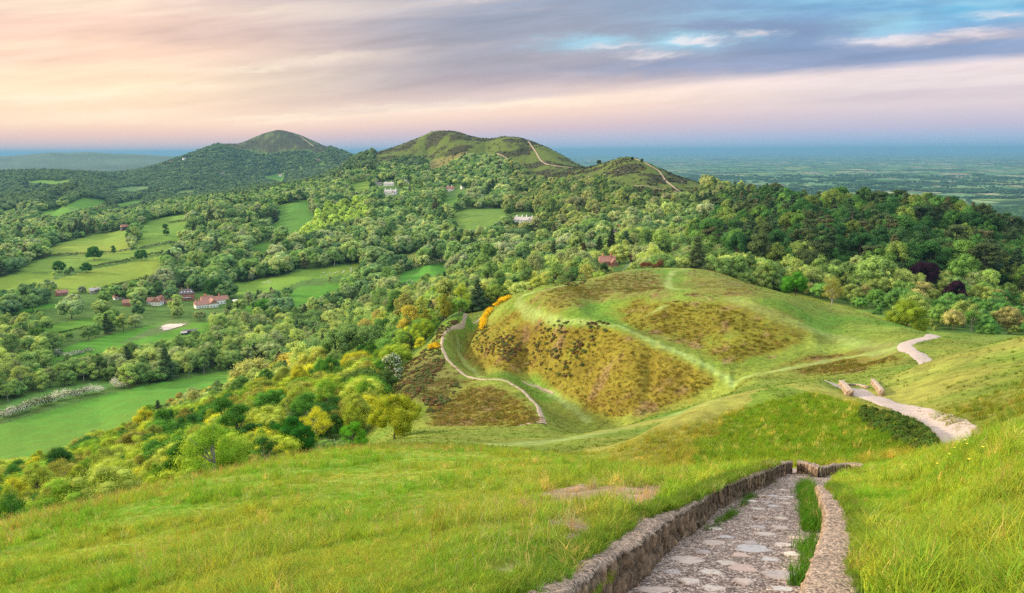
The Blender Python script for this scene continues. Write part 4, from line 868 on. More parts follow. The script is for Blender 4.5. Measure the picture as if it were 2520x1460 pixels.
STONES = [(1978, 1160, 15, 4.5), (1934, 1169, 12, 4), (1973, 1175, 15, 3), (2010, 1171, 12, 5), (1945, 1191, 9, 3.5), (1972, 1186, 10, 4), (1928, 1208, 10, 5.5), (1903, 1222, 7, 3), (1874, 1221, 11, 4), (1940, 1224, 15, 3), (1889, 1237, 15, 3), (1934, 1240, 15, 4.2), (1929, 1230, 7, 2),
 (1901, 1247, 11, 2.5), (1869, 1274, 17, 7), (1921, 1276, 15, 7), (1866, 1299, 22, 6.5), (1920, 1300, 22, 7), (1886, 1317, 27, 6), (1785, 1324, 12, 7), (1958, 1326, 15, 5.5), (1758, 1303, 15, 7), (1847, 1338, 20, 7.5), (1756, 1338, 30, 7), (1929, 1343, 27, 4.5), (1852, 1352, 47, 10), (1822, 1369, 22, 7), (1949, 1365, 20, 7.5),
 (1731, 1360, 22, 10), (1692, 1380, 44, 13), (1788, 1388, 12, 7.5), (1894, 1380, 22, 5.5), (1825, 1400, 37, 13), (1748, 1411, 15, 7.5), (1924, 1417, 47, 15), (1830, 1432, 22, 10), (1756, 1451, 20, 7.5), (1924, 1452, 27, 10), (1961, 1214, 12, 4), (1865, 1254, 10, 3), (1651, 1410, 13, 6), (1610, 1455, 48, 9), (1700, 1432, 18, 8), (1985, 1170, 8, 2.5), (1900, 1182, 9, 2.5), (1850, 1235, 9, 3)]
def build_steps():
    W = np.array(PATH_W); seg = np.hypot(*np.diff(W, axis=0).T); L = np.concatenate([[0], np.cumsum(seg)]); n = int(L[-1]/.028); t = np.linspace(0, L[-1], n)
    c = np.stack([np.interp(t, L, W[:, 0]), np.interp(t, L, W[:, 1])], 1)
    for _ in range(3):
        k = 12; cp = np.pad(c, ((k, k), (0, 0)), 'edge'); c = sum(cp[i:i+n] for i in range(2*k+1))/(2*k+1)
    d = np.gradient(c, axis=0); d /= np.linalg.norm(d, axis=1, keepdims=True); nr = np.stack([d[:, 1], -d[:, 0]], 1); u = np.linspace(-1.08, 1.08, 80)
    P = c[:, None, :]+nr[:, None, :]*u[None, :, None]; x, y = P[..., 0], P[..., 1]
    treads = np.floor(y/1.45+.3); drop = (y/1.45+.3-treads); z = -PATH_A-SLOPE*y+.05*(drop-.5)*(drop < .96)
    z += fbm(x, y, .5, 3)*.02+fbm(x, y, .07, 5)*.012
    peb = cells(x, y, .03, .03, 4)[0]; z += (.5-peb)*.010
    col = np.empty(x.shape+(3,)); col[:] = (.28, .205, .165); mask = np.zeros(x.shape); r = np.random.default_rng(5)
    tones = [(.50, .43, .37), (.40, .38, .37), (.46, .34, .28), (.56, .50, .43), (.38, .33, .31), (.48, .39, .33)]
    for i, (sx, sy, rx, ry) in enumerate(STONES):
        Y = plane_y(sx, sy, PATH_A); s = st(sx, sy)[0]; cx, cy = s*Y, Y; hx = rx/FPX*Y*1.02; hy = abs(plane_y(sx, sy-ry, PATH_A)-plane_y(sx, sy+ry, PATH_A))/2; hx = max(hx, .1); hy = max(min(hy, hx*1.3), .07)
        a = r.uniform(-.25, .25); dx = (x-cx)*math.cos(a)+(y-cy)*math.sin(a); dy = -(x-cx)*math.sin(a)+(y-cy)*math.cos(a); th = np.arctan2(dy, dx)
        rad = (np.abs(dx/hx)**2.8+np.abs(dy/hy)**2.8)**(1/2.8)*(1+.10*np.sin(3*th+i)+.07*np.sin(5*th+i*2))+fbm(x, y, .08, i)*.15+fbm(x, y, .25, i+3)*.14
        w = 1-smooth(.86, 1.02, rad); z = z*(1-w)+(-PATH_A-SLOPE*y+.020+.005*fbm(x, y, .15, i))*w; col = col*(1-w[..., None])+np.array(tones[i % 6])*r.uniform(.85, 1.1)*w[..., None]; mask = np.maximum(mask, w)
    z = np.minimum(z, z+smooth(.93, 1.08, np.abs(u))[None, :]*.0)
    co = np.stack([x, y, z], -1).reshape(-1, 3); nv = len(u); ix = np.arange(n*nv).reshape(n, nv); f = np.stack([ix[:-1, :-1], ix[:-1, 1:], ix[1:, 1:], ix[1:, :-1]], -1).reshape(-1, 4)
    m, tt, b = new_mat('stone_flags'); at_ = tt.n('Attribute', attribute_name='cover'); g = tt.n('NewGeometry')
    v = tt.n('TexVoronoi'); v.inputs['Scale'].default_value = 42; tt.l(g.outputs['Position'], v.inputs['Vector']); sc = tt.n('SeparateColor'); tt.l(v.outputs['Color'], sc.inputs[0]); nz = tt.noise(g.outputs['Position'], 9, 7, .65)
    peb_ = tt.ramp(sc.outputs[0], [(0, (.07, .052, .042)), (.3, (.20, .14, .11)), (.7, (.40, .295, .235)), (1, (.66, .55, .46))]); gap = tt.mapr(v.outputs['Distance'], .3, .75, 1, .45)
    pv = tt.n('VectorMath', operation='SCALE'); tt.l(peb_, pv.inputs[0]); tt.l(gap, pv.inputs['Scale'])
    sv = tt.n('VectorMath', operation='SCALE'); tt.l(at_.outputs['Color'], sv.inputs[0]); tt.l(tt.mapr(nz.outputs[0], .25, .75, .6, 1.35), sv.inputs['Scale'])
    mk = tt.math('SUBTRACT', tt.mapr(at_.outputs['Alpha'], .4, .6), tt.math('MULTIPLY', tt.mapr(nz.outputs[0], .54, .62), .7), clamp=True)
    tt.l(tt.mix(mk, pv.outputs[0], sv.outputs[0]), b.inputs['Base Color']); b.inputs['Roughness'].default_value = .9
    bp = tt.n('Bump'); bp.inputs['Strength'].default_value = .7; bp.inputs['Distance'].default_value = .012; tt.l(tt.math('ADD', tt.math('MULTIPLY', v.outputs['Distance'], tt.math('SUBTRACT', mk, 1.0)), nz.outputs[0]), bp.inputs['Height']); tt.l(bp.outputs[0], b.inputs['Normal'])
    me = mesh_from('stone_path', co, f[:, ::-1] if np.cross(np.append(nr[5], 0), np.append(d[5], 0))[2] < 0 else f, (m,)); a = me.attributes.new('cover', 'FLOAT_COLOR', 'POINT'); a.data.foreach_set('color', np.concatenate([col, mask[..., None]], -1).astype(np.float32).ravel())
    link('path', me, kind='structure')
build_steps()
def wall_mat():
    m, t, b = new_mat('rubble_stone'); at_ = t.n('Attribute', attribute_name='cover'); g = t.n('NewGeometry')
    n = t.noise(g.outputs['Position'], 14, 8, .7); v = t.n('TexVoronoi'); v.inputs['Scale'].default_value = 48; t.l(g.outputs['Position'], v.inputs['Vector']); sc = t.n('SeparateColor'); t.l(v.outputs['Color'], sc.inputs[0])
    pb = t.math('MULTIPLY', t.mapr(sc.outputs[0], 0, 1, .3, 1.9), t.mapr(n.outputs[0], .3, .7, .65, 1.35)); k = t.math('ADD', t.math('MULTIPLY', at_.outputs['Alpha'], pb), t.math('MULTIPLY', t.math('SUBTRACT', 1.0, at_.outputs['Alpha']), t.mapr(n.outputs[0], .3, .7, .5, 1.5)))
    sv = t.n('VectorMath', operation='SCALE'); t.l(at_.outputs['Color'], sv.inputs[0]); t.l(k, sv.inputs['Scale'])
    li = t.noise(g.outputs['Position'], 5.5, 5, .6); c = t.mix(t.math('MULTIPLY', t.mapr(li.outputs[0], .66, .70), .7), sv.outputs[0], (.42, .43, .38))
    t.l(c, b.inputs['Base Color']); b.inputs['Roughness'].default_value = .95; bp = t.n('Bump'); bp.inputs['Strength'].default_value = .9; bp.inputs['Distance'].default_value = .02
    t.l(t.math('ADD', n.outputs[0], t.math('MULTIPLY', v.outputs['Distance'], -.5)), bp.inputs['Height']); t.l(bp.outputs[0], b.inputs['Normal'])
    return m
WALLM = wall_mat()
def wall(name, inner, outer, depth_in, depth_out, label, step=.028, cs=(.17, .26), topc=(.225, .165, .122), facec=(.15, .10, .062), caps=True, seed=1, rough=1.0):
    "inner and outer are the world lines of the two top edges"
    A = np.array(inner, float); B = np.array(outer, float)
    L = np.concatenate([[0], np.cumsum(np.linalg.norm(np.diff(A, axis=0), axis=1))]); LB = np.concatenate([[0], np.cumsum(np.linalg.norm(np.diff(B, axis=0), axis=1))]); n = max(10, int(L[-1]/step)); t = np.linspace(0, 1, n)
    a = np.stack([np.interp(t*L[-1], L, A[:, i]) for i in range(3)], 1); b = np.stack([np.interp(t*LB[-1], LB, B[:, i]) for i in range(3)], 1)
    for q in (a, b):
        k = max(1, int(.25/step)); qp = np.pad(q, ((k, k), (0, 0)), 'edge'); q[:] = sum(qp[i:i+n] for i in range(2*k+1))/(2*k+1)
    across = (b-a); across[:, 2] = 0; wd = np.linalg.norm(across, axis=1, keepdims=True); out = across/wd
    ni = max(4, int(depth_in/.03)); nt_ = max(4, int(float(wd.mean())/.03)); no = max(3, int(depth_out/.05)); prof = []
    for k in range(ni): prof.append((0, -depth_in*(1-k/ni), 0))
    for k in range(nt_): prof.append((k/(nt_-1), 0, 1))
    for k in range(1, no+1): prof.append((1, -depth_out*k/no, 0))
    prof = np.array(prof); s = (t*L[-1])[:, None]
    P = a[:, None, :]+(b-a)[:, None, :]*prof[None, :, 0:1]; P[..., 2] += prof[None, :, 1]
    top = prof[None, :, 2]*np.ones_like(s); vcoord = np.where(prof[:, 0] == 0, prof[:, 1], np.where(prof[:, 2] == 1, prof[:, 0]*.35, -prof[:, 1]+1))[None, :]*np.ones_like(s); sc = s*np.ones_like(vcoord)
    f1, f2, hs = cells(sc, vcoord, cs[0], cs[1], seed); edge = smooth(0, .22, f2-f1); rel = (edge-.8)*.045+(hs-.5)*.035+fbm(sc, vcoord, .06, seed)*.02
    rt = fbm(sc, vcoord, .35, seed+2)*.035+fbm(sc, vcoord, .05, seed+3)*.012; rel = rel*rough; nrm = np.where(prof[:, 0] == 0, -1.0, 1.0)[None, :, None]*out[:, None, :]
    P = P+nrm*np.where(top > .5, 0, rel)[..., None]; P[..., 2] += np.where(top > .5, rt, 0)
    ed = (np.abs(prof[:, 0]) < .001) & (prof[:, 1] > -.05); P[..., 2] -= (ed[None, :]*(.02+.03*np.abs(fbm(sc, vcoord, .2, 9))))
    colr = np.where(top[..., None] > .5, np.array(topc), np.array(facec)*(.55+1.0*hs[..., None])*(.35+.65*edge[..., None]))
    colr = colr*(1+.2*fbm(sc, vcoord, .5, 4))[..., None]; npf = len(prof); ix = np.arange(n*npf).reshape(n, npf); f = np.stack([ix[:-1, :-1], ix[1:, :-1], ix[1:, 1:], ix[:-1, 1:]], -1).reshape(-1, 4); co = P.reshape(-1, 3)
    if caps:
        extra = []; C_ = [] 
        for row, fl in ((0, 1), (n-1, -1)):
            half = npf//2
            for k in range(half-1): extra.append((ix[row, k], ix[row, k+1], ix[row, npf-2-k], ix[row, npf-1-k])[::fl])
        f = np.concatenate([f, np.array(extra)])
    me = mesh_from(name, co, f, (WALLM,)); at2 = me.attributes.new('cover', 'FLOAT_COLOR', 'POINT'); at2.data.foreach_set('color', np.concatenate([colr, top[..., None]], -1).astype(np.float32).ravel())
    return link(name, me, label=label, category='wall')
def on(pts, a):
    out = []
    for i, (px, py) in enumerate(pts):
        aa = a if np.isscalar(a) else a[0]+(a[1]-a[0])*i/(len(pts)-1); Y = plane_y(px, py, aa); out.append((st(px, py)[0]*Y, Y, -aa-SLOPE*Y))
    return out
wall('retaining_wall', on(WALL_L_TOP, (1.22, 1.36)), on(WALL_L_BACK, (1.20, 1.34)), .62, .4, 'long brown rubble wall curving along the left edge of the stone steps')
R_IN = [(1930, 1600), (1968, 1459), (1991, 1395), (2006, 1351), (2025, 1304), (2030, 1254), (2016, 1205), (2008, 1191)]; R_OUT = [(2130, 1600), (2118, 1459), (2118, 1395), (2116, 1345), (2110, 1300), (2100, 1254), (2062, 1210), (2045, 1192)]
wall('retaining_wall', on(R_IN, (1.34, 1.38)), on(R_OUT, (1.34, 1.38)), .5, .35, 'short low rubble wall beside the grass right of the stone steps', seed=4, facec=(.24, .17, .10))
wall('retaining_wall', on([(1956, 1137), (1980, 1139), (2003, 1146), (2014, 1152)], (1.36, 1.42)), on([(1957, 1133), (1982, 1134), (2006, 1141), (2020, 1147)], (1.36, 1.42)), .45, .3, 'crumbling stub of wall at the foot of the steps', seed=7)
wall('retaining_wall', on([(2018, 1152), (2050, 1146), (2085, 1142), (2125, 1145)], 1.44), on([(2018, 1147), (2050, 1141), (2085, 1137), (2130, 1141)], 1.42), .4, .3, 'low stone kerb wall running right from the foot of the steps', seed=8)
def stub(pts, w, hgt, label, seed, Y0=35, Y1=60):
    I = [at(a, b, Y0, Y1) for a, b in pts]; I = [(p.x, p.y, p.z+hgt) for p in I]; d = np.array(I[-1])-np.array(I[0]); nr = np.array([d[1], -d[0], 0]); nr /= np.linalg.norm(nr)
    O = [tuple(np.array(p)+nr*w) for p in I]; wall('dry_stone_wall', I, O, hgt+.25, hgt+.25, label, .05, (.22, .2), (.34, .26, .19), (.28, .2, .13), seed=seed, rough=.8)
stub([(2083, 975), (2074, 962), (2064, 946)], .34, .34, 'rounded pale stone wall end on the left of the lower gravel path', 11)
stub([(2164, 976), (2154, 960), (2142, 945)], .24, .38, 'thin stone wall end on the right of the lower gravel path', 12)
stub([(2128, 956), (2104, 949), (2078, 942)], .25, .15, 'low dark kerb wall between the two stone wall ends', 13)
# ------------------------------------------------------------------ grass, bracken, heather
def blade_tuft(n, h, spread, lean, w, seed, seg=3, droop=.5, heads=False):
    r = np.random.default_rng(seed); V = []; Fc = []; o = 0
    for i in range(n):
        a = r.uniform(0, 6.28); b = r.uniform(0, 6.28); q = spread*math.sqrt(r.uniform()); base = np.array([math.cos(a)*q, math.sin(a)*q, -.02]); hh = h*r.uniform(.45, 1.15); le = lean*r.uniform(.3, 1.3); d = np.array([math.cos(b), math.sin(b), 0]); sd = np.array([-d[1], d[0], 0]); ww = w*r.uniform(.7, 1.2)
        for k in range(seg+1):
            t = k/seg; p = base+d*le*hh*t*t+np.array([0, 0, hh*(t-droop*.35*t*t)]); wk = ww*(1-t)**.7 if not heads else ww*(.5 if t < .75 else 2.4*(1-t)+.5)
            V += [p-sd*wk, p+sd*wk]
        for k in range(seg): Fc.append((o+2*k, o+2*k+1, o+2*k+3, o+2*k+2))
        o += 2*(seg+1)
    return np.array(V), np.array(Fc)
GRASSM = leaf_mat('grass_blades', None, .45, .38)
def tuft(name, *a, **k):
    v, f = blade_tuft(*a, **k); return mesh_from(name, v, f, (GRASSM,), False)
def off_path(x, y):
    d = mindist(x, y, PATH_W); m = (d < 1.0) & (y < 26)
    for edge, a in ((WALL_L_TOP, 1.24), (R_IN, 1.34)):
        pass
    px, py = project(x, y, -1.3-SLOPE*y)
    m |= inpoly(px, py, WALL_L_TOP+WALL_L_BACK[::-1]) & (y < 26); m |= inpoly(px, py, R_IN+R_OUT[::-1]) & (y < 20)
    mx = (y > 24) & (y < 60); 
    for poly in ([(2420, 1100), (2340, 1052), (2280, 1022), (2200, 985), (2130, 962), (2060, 938), (2040, 942), (2090, 968), (2160, 996), (2230, 1020), (2300, 1060), (2320, 1105)],):
        m |= inpoly(*project(x, y, H(x, y)), poly) & mx
    return ~m
def near_grass():
    r = np.random.default_rng(11)
    def sample(n, y0, y1, s0=-1.05, s1=1.45):
        s = r.uniform(s0, s1, n); y = np.exp(r.uniform(math.log(y0), math.log(y1), n)); x = s*y; k = off_path(x, y); x, y = x[k], y[k]; z = H(x, y); c, cls = cover(x, y, z); ok = inpoly(*project(x, y, z), [(-900, 500), (4600, 500), (4600, 3200), (-900, 3200)])
        return x[ok], y[ok], z[ok], c[ok]
    P, S, Rr, I, Tn = [], [], [], [], []
    def add(x, y, z, c, sc, pid, gain=(1, 1, 1), jit=.25, tilt=.12):
        n = len(x); P.append(np.stack([x, y, z], 1)); dry = r.uniform(size=n) < (.07 if jit < .3 else 0); c = np.where(dry[:, None], np.array([.40, .34, .13]), c); S.append(np.stack([sc, sc, sc*r.uniform(.75, 1.25, n)], 1)); Rr.append(np.stack([r.normal(size=n)*tilt, r.normal(size=n)*tilt, r.uniform(0, 6.28, n)], 1)); I.append(pid); t = c*np.array(gain)*r.uniform(1-jit, 1+jit, (n, 1)); t[:, 0] *= r.uniform(.72, 1.3, n); Tn.append(t)
    x, y, z, c = sample(175000, 2.2, 34)
    soil = (c[:, 2] > .075); k = ~soil | (r.uniform(size=len(x)) < .05); x, y, z, c = x[k], y[k], z[k], c[k]; lush = fbm(x, y, 1.6, 33)+.5*fbm(x, y, .5, 34)
    tall = lush > .05+.0*y; right = (x/y > .12)
    add(x, y, z, c, np.where(right, 1.25, 1.0)*(.75+.45*np.clip(lush, -.6, 1))*(1+.02*y), np.where(tall & (r.uniform(size=len(x)) < np.where(right, .22, .2)), r.integers(3, 5, len(x)), r.integers(0, 3, len(x))), (1.3, 1.25, 1.1))
    # seed heads and red sorrel stalks
    x, y, z, c = sample(2600, 5, 34); k = (fbm(x, y, 3, 55) > -.1) & (x/y < .1); x, y, z, c = x[k], y[k], z[k], c[k]; c[:] = np.where((r.uniform(size=len(x)) < .3)[:, None], (.34, .13, .07), (.42, .33, .17)); add(x, y, z, c, np.ones(len(x)), np.full(len(x), 5), jit=.3)
    # stalks along the brow
    n = 1500; e = np.array([(0, 1302), (200, 1252), (400, 1202), (600, 1156), (830, 1114), (1000, 1108), (1190, 1116)]); t = r.uniform(size=n)**1.2*6; i = np.minimum(t.astype(int), 5); f = (t-i)[:, None]; ep = e[i]*(1-f)+e[i+1]*f
    yy = np.interp(ep[:, 0], [0, 200, 400, 600, 830, 1000, 1190], [16.5, 18, 20, 23, 28, 28, 26])+r.normal(size=n)*1.6; sx = np.array([st(a, b)[0] for a, b in ep]); xx = sx*yy; zz = H(xx, yy); c = np.where((r.uniform(size=n) < .45)[:, None], (.36, .15, .08), (.44, .30, .15)); add(xx, yy, zz, c.astype(float), r.uniform(.6, 1.1, n), np.full(n, 5), jit=.3)
    # rank grass on the bank and against the right wall
    x, y, z, c = sample(26000, 22, 50, .12, .62); px, py = project(x, y, z); k = inpoly(px, py, [(1480, 1160), (1650, 1100), (1780, 1020), (2000, 965), (2120, 1000), (2310, 1100), (2130, 1150), (1500, 1180)]); x, y, z, c = x[k], y[k], z[k], c[k]; big = smooth(1500, 2000, px[k])
    add(x, y, z, c, (.8+.55*big)*r.uniform(.6, 1.3, len(x)), np.where(r.uniform(size=len(x)) < .15+.45*big, r.integers(3, 5, len(x)), r.integers(0, 3, len(x))), (1.5, 1.45, 1))
    n = 620; t = r.uniform(size=n); q = np.array([on([p], PATH_A)[0] for p in [(1972, 1440), (1990, 1370), (2003, 1325), (2004, 1285), (1996, 1250), (1985, 1215), (1990, 1200)]]); ti = t*6; i = np.minimum(ti.astype(int), 5); f = (ti-i)[:, None]; b = q[i]*(1-f)+q[i+1]*f; b[:, :2] += r.normal(size=(n, 2))*.06
    keep = (t > .42) | (r.uniform(size=n) < .10); b = b[keep]; add(b[:, 0]-.03, b[:, 1], b[:, 2], np.tile((.09, .20, .02), (len(b), 1)).astype(float), r.uniform(.6, 1.35, len(b)), np.full(len(b), 4), tilt=.2)
    n = 260; q = np.array([on([p], PATH_A)[0] for p in [(1660, 1362), (1700, 1336), (1735, 1316), (1790, 1272), (1850, 1220), (1880, 1200), (1920, 1166)]]); ti = r.uniform(size=n)*6; i = np.minimum(ti.astype(int), 5); f = (ti-i)[:, None]; b = q[i]*(1-f)+q[i+1]*f; b[:, :2] += r.normal(size=(n, 2))*.04; k = fbm(b[:, 1], b[:, 1], .8, 66) > .0; b = b[k]; add(b[:, 0]+.03, b[:, 1], b[:, 2], np.tile((.10, .19, .03), (len(b), 1)).astype(float), r.uniform(.4, .9, len(b)), np.full(len(b), 3))
    # overhanging fringe on top of both walls
    for Ln, a in ((WALL_L_BACK[1:-1], 1.2), (R_OUT[1:], 1.34)):
        q = np.array(on(Ln, a)); m = len(q)-1; n = 1500; ti = r.uniform(size=n)*m; i = np.minimum(ti.astype(int), m-1); f = (ti-i)[:, None]; b = q[i]*(1-f)+q[i+1]*f; sg = -1 if a == 1.2 else 1; b[:, 0] += sg*np.abs(r.normal(size=n))*.14-sg*.05*(fbm(b[:, 1], b[:, 0], .5, 5) > 0); c = np.tile((.15, .22, .03), (n, 1)).astype(float); add(b[:, 0], b[:, 1], b[:, 2]-.03, c, r.uniform(.6, 1.2, n), r.integers(0, 4, n), (1.1, 1.1, 1))
    pro = [tuft('short_grass', 34, .085, .09, .5, .0028, 1), tuft('short_grass', 30, .07, .10, .9, .0028, 2), tuft('fine_grass', 40, .10, .08, .8, .002, 3), tuft('long_grass', 34, .165, .09, .8, .0036, 4, 4, .9), tuft('rank_grass', 30, .26, .08, .65, .0042, 5, 4, .8), tuft('seed_stalks', 5, .30, .05, .35, .002, 6, 4, .3, True)]
    scatter('grass', pro, np.concatenate(P), np.concatenate(Rr), np.concatenate(S), np.concatenate(I), np.concatenate(Tn), label='rough green meadow grass with seed heads around the steps')
    print('tufts', sum(len(p) for p in P))
near_grass()
def mid_growth():
    r = np.random.default_rng(12); n = 120000; s = r.uniform(-.25, .72, n); y = np.exp(r.uniform(math.log(30), math.log(400), n)); x = s*y; z = H(x, y); px, py = project(x, y, z); k = inpoly(px, py, CAMP) & off_path(x, y); x, y, z, px, py = x[k], y[k], z[k], px[k], py[k]; c, _ = cover(x, y, z)
    brown = (c[:, 0] > c[:, 1]*1.02) ; dens = np.where(brown, 1.0, .22)*(c[:, 1] < .235)*np.where(y < 85, .3, 1); k = (r.uniform(size=len(x)) < dens)
    for pts, wd, Y0 in GRASS_TRACKS: k &= mindist(x, y, track(pts, Y0)) > wd*.8
    x, y, z, c, brown, px, py = x[k], y[k], z[k], c[k], brown[k], px[k], py[k]; n = len(x); sc = (.55+.0035*y)*r.uniform(.6, 1.5, n)*np.where(brown, 1.25, .8); t = c*r.uniform(.7, 1.35, (n, 1)); t *= np.where(brown[:, None], np.array([1.15, 1.0, 1.0]), np.array([1.05, 1.1, 1]))
    q = (r.uniform(size=n) < .22) & brown; t[q] = np.array([.10, .13, .03]); tan = (r.uniform(size=n) < .10) & brown; t[tan] = np.array([.34, .20, .10])
    scatter('bracken', [tuft('bracken_clump', 16, .30, .22, 1.1, .028, 21, 3, 1.0), tuft('grass_tussock', 20, .26, .2, .8, .02, 22, 3, .9)], np.stack([x, y, z-.03], 1), np.stack([r.normal(size=n)*.1, r.normal(size=n)*.1, r.uniform(0, 6.28, n)], 1), np.stack([sc, sc, sc*r.uniform(.7, 1.2, n)], 1), np.where(brown, 0, 1), t, label='rusty bracken and tussocks on the rampart banks')
    # heather
    P = []
    for poly, m, Y0, Y1 in (([(955, 950), (1010, 885), (1062, 850), (1085, 800), (1150, 772), (1085, 830), (1075, 850), (1095, 890), (1060, 940), (1010, 985)], 900, 130, 300), ([(1180, 800), (1240, 800), (1290, 850), (1250, 890), (1190, 870), (1160, 850)], 420, 175, 265), ([(1320, 790), (1500, 792), (1480, 860), (1400, 930), (1300, 900), (1290, 840)], 420, 150, 205),
        ([(1300, 712), (1440, 690), (1440, 700), (1310, 725)], 160, 240, 300), ([(1040, 985), (1120, 940), (1140, 960), (1060, 1030)], 260, 130, 190), ([(1570, 656), (1625, 652), (1625, 659), (1572, 660)], 0, 300, 360)):
        xs = [p[0] for p in poly]; ys = [p[1] for p in poly]; got = 0
        while got < m:
            a, b = r.uniform(min(xs), max(xs)), r.uniform(min(ys), max(ys))
            if inpoly(np.array([a]), np.array([b]), poly)[0]:
                g = at(a, b, Y0, Y1); got += 1
                if vnoise(np.array([g.x/5]), np.array([g.y/5]), 4)[0]+r.uniform(-.25, .25) > .45: P.append(tuple(g))
    P = np.array(P); n = len(P); sc = r.uniform(.03, .085, n); br = r.uniform(size=n) < .45; t = np.where(br[:, None], np.array([.19, .11, .055]), np.array([.14, .165, .055]))*r.uniform(.8, 1.3, (n, 1))
    scatter('heather', [joined_proto('bush', 3, 0), joined_proto('bush', 3, 1)], P, np.stack([0*sc, 0*sc, r.uniform(0, 6, n)], 1), np.stack([sc*1.2, sc*1.2, sc*.8], 1), r.integers(0, 2, n), t, label='brown and grey-green heather on the upper banks')
mid_growth()
def hill_scrub():
    r = np.random.default_rng(15); n = 60000; s = r.uniform(-.38, .27, n); y = np.exp(r.uniform(math.log(1100), math.log(5600), n)); x = s*y; z = H(x, y); px, py = project(x, y, z); k = np.zeros(n, bool)
    for poly, y0 in ((PINN, 1050), (BLACK, 1050), (BEACON, 4200)): k |= inpoly(px, py, poly) & (y > y0)
    k &= (fbm(x, y, 62, 91, 4)+.45*fbm(x, y, 14, 19) > .02) | (r.uniform(size=n) < .06); x, y, z, k2 = x[k], y[k], z[k], 0; n = len(x); sc = r.uniform(.10, .26, n)*(1+.00015*y); t = np.array([.05, .065, .022])*r.uniform(.6, 1.6, (n, 1)); g = r.uniform(size=n) < .02; t[g] = np.array([.45, .42, .36]); g = r.uniform(size=n) < .03; t[g] = np.array([.40, .24, .02])
    scatter('scrub', [joined_proto('bush', 3, 0), joined_proto('bush', 3, 1)], np.stack([x, y, z-.3], 1), np.stack([0*sc, 0*sc, r.uniform(0, 6, n)], 1), np.stack([sc, sc, sc*.7], 1), r.integers(0, 2, n), t, label='dark heather and gorse scrub on the bare hill tops')
hill_scrub()
def plain_trees():
    r = np.random.default_rng(16); n = 150000; s = r.uniform(.0, .80, n); y = np.exp(r.uniform(math.log(2300), math.log(9000), n)); x = s*y; z = H(x, y)
    hed = (np.abs(fbm(x, y, 520, 201, 2)) < .022) | (np.abs(fbm(x, y, 430, 207, 2)) < .020); wood = (fbm(x, y, 620, 211) > .40); k = (z < -225) & (hed | (wood & (r.uniform(size=n) < .7))); x, y, z = x[k], y[k], z[k]; n = len(x)
    sc = r.uniform(.8, 1.5, n)*(1+.00006*y); t = np.array(lin(80, 110, 72))*r.uniform(.7, 1.4, (n, 1)); print('plain trees', n)
    scatter('far_woodland', [joined_proto('round', 3, 0), joined_proto('round', 3, 1)], np.stack([x, y, z-.3], 1), np.stack([0*sc, 0*sc, r.uniform(0, 6, n)], 1), np.stack([sc*1.4, sc*1.4, sc], 1), r.integers(0, 2, n), t, label='hedgerow trees and copses scattered over the flat eastern plain')
plain_trees()
def undergrowth():
    r = np.random.default_rng(14); poly = [(2120, 1008), (2200, 1026), (2262, 1052), (2306, 1095), (2300, 1116), (2250, 1116), (2200, 1085), (2120, 1040)]; P = []
    while len(P) < 1100:
        a, b = r.uniform(2110, 2316), r.uniform(1004, 1116)
        if inpoly(np.array([a]), np.array([b]), poly)[0]:
            g = at(a, b, 23, 48); P.append(tuple(g))
    P = np.array(P); n = len(P); sc = r.uniform(.02, .042, n); t = np.array([.065, .12, .025])*r.uniform(.7, 1.4, (n, 1)); t[:, 0] *= r.uniform(.8, 1.5, n)
    scatter('undergrowth', [joined_proto('wispy', 3, 0), joined_proto('bush', 3, 1)], P-np.array([0, 0, .08]), np.stack([0*sc, 0*sc, r.uniform(0, 6, n)], 1), np.stack([sc, sc, sc], 1), r.integers(0, 2, n), t, label='dark leafy nettles on the bank left of the gravel path')
undergrowth()
# ------------------------------------------------------------------ houses
def box(x0, x1, y0, y1, z0, z1):
    v = [(x, y, z) for z in (z0, z1) for y in (y0, y1) for x in (x0, x1)]
    return np.array(v, float), np.array([(0, 2, 3, 1), (4, 5, 7, 6), (0, 1, 5, 4), (2, 6, 7, 3), (0, 4, 6, 2), (1, 3, 7, 5)])
def roof_geo(x0, x1, y0, y1, z, h, hip=0.0, over=.4, th=.18):
    "pitched roof, ridge along x, with thickness"
    x0 -= over; x1 += over; y0 -= over; y1 += over; ym = (y0+y1)/2; hx = hip*(y1-y0)/2; V = []
    for dz in (0, -th):
        V += [(x0, y0, z+dz), (x1, y0, z+dz), (x1, y1, z+dz), (x0, y1, z+dz), (x0+hx, ym, z+h+dz), (x1-hx, ym, z+h+dz)]
    F = [(0, 1, 5, 4), (2, 3, 4, 5), (0, 4, 3, 3), (1, 2, 5, 5), (6, 10, 11, 7), (8, 11, 10, 9), (0, 6, 7, 1), (2, 8, 9, 3), (0, 3, 9, 6), (1, 7, 8, 2)]
    return np.array(V), F
def mesh_any(name, V, F, mats):
    me = bpy.data.meshes.new(name); F = [tuple(dict.fromkeys(f)) for f in F]; me.from_pydata([tuple(v) for v in V], [], F); me.update()
    for m in mats: me.materials.append(m)
    return me
WHITEW = simple_mat('white_render', (.84, .82, .76), .8, .06, 1.2); BRICK = simple_mat('red_brick', (.34, .12, .075), .85, .25, 2.0); TILE = simple_mat('clay_tile', (.33, .16, .12), .85, .25, 2.2); SLATE = simple_mat('slate', (.12, .10, .11), .7, .2, 2); GREYT = simple_mat('grey_tile', (.42, .39, .37), .8, .15, 2); GLASS = simple_mat('window_glass', (.05, .06, .07), .15, .2, 1); FRAME = simple_mat('white_paint', (.8, .8, .78), .5, .05); POT = simple_mat('chimney_brick', (.42, .17, .10), .85, .2, 4); DARKB = simple_mat('black_boards', (.06, .055, .055), .8, .3, 3); STONEW = simple_mat('pale_stone', (.42, .38, .33), .85, .2, 1.5)
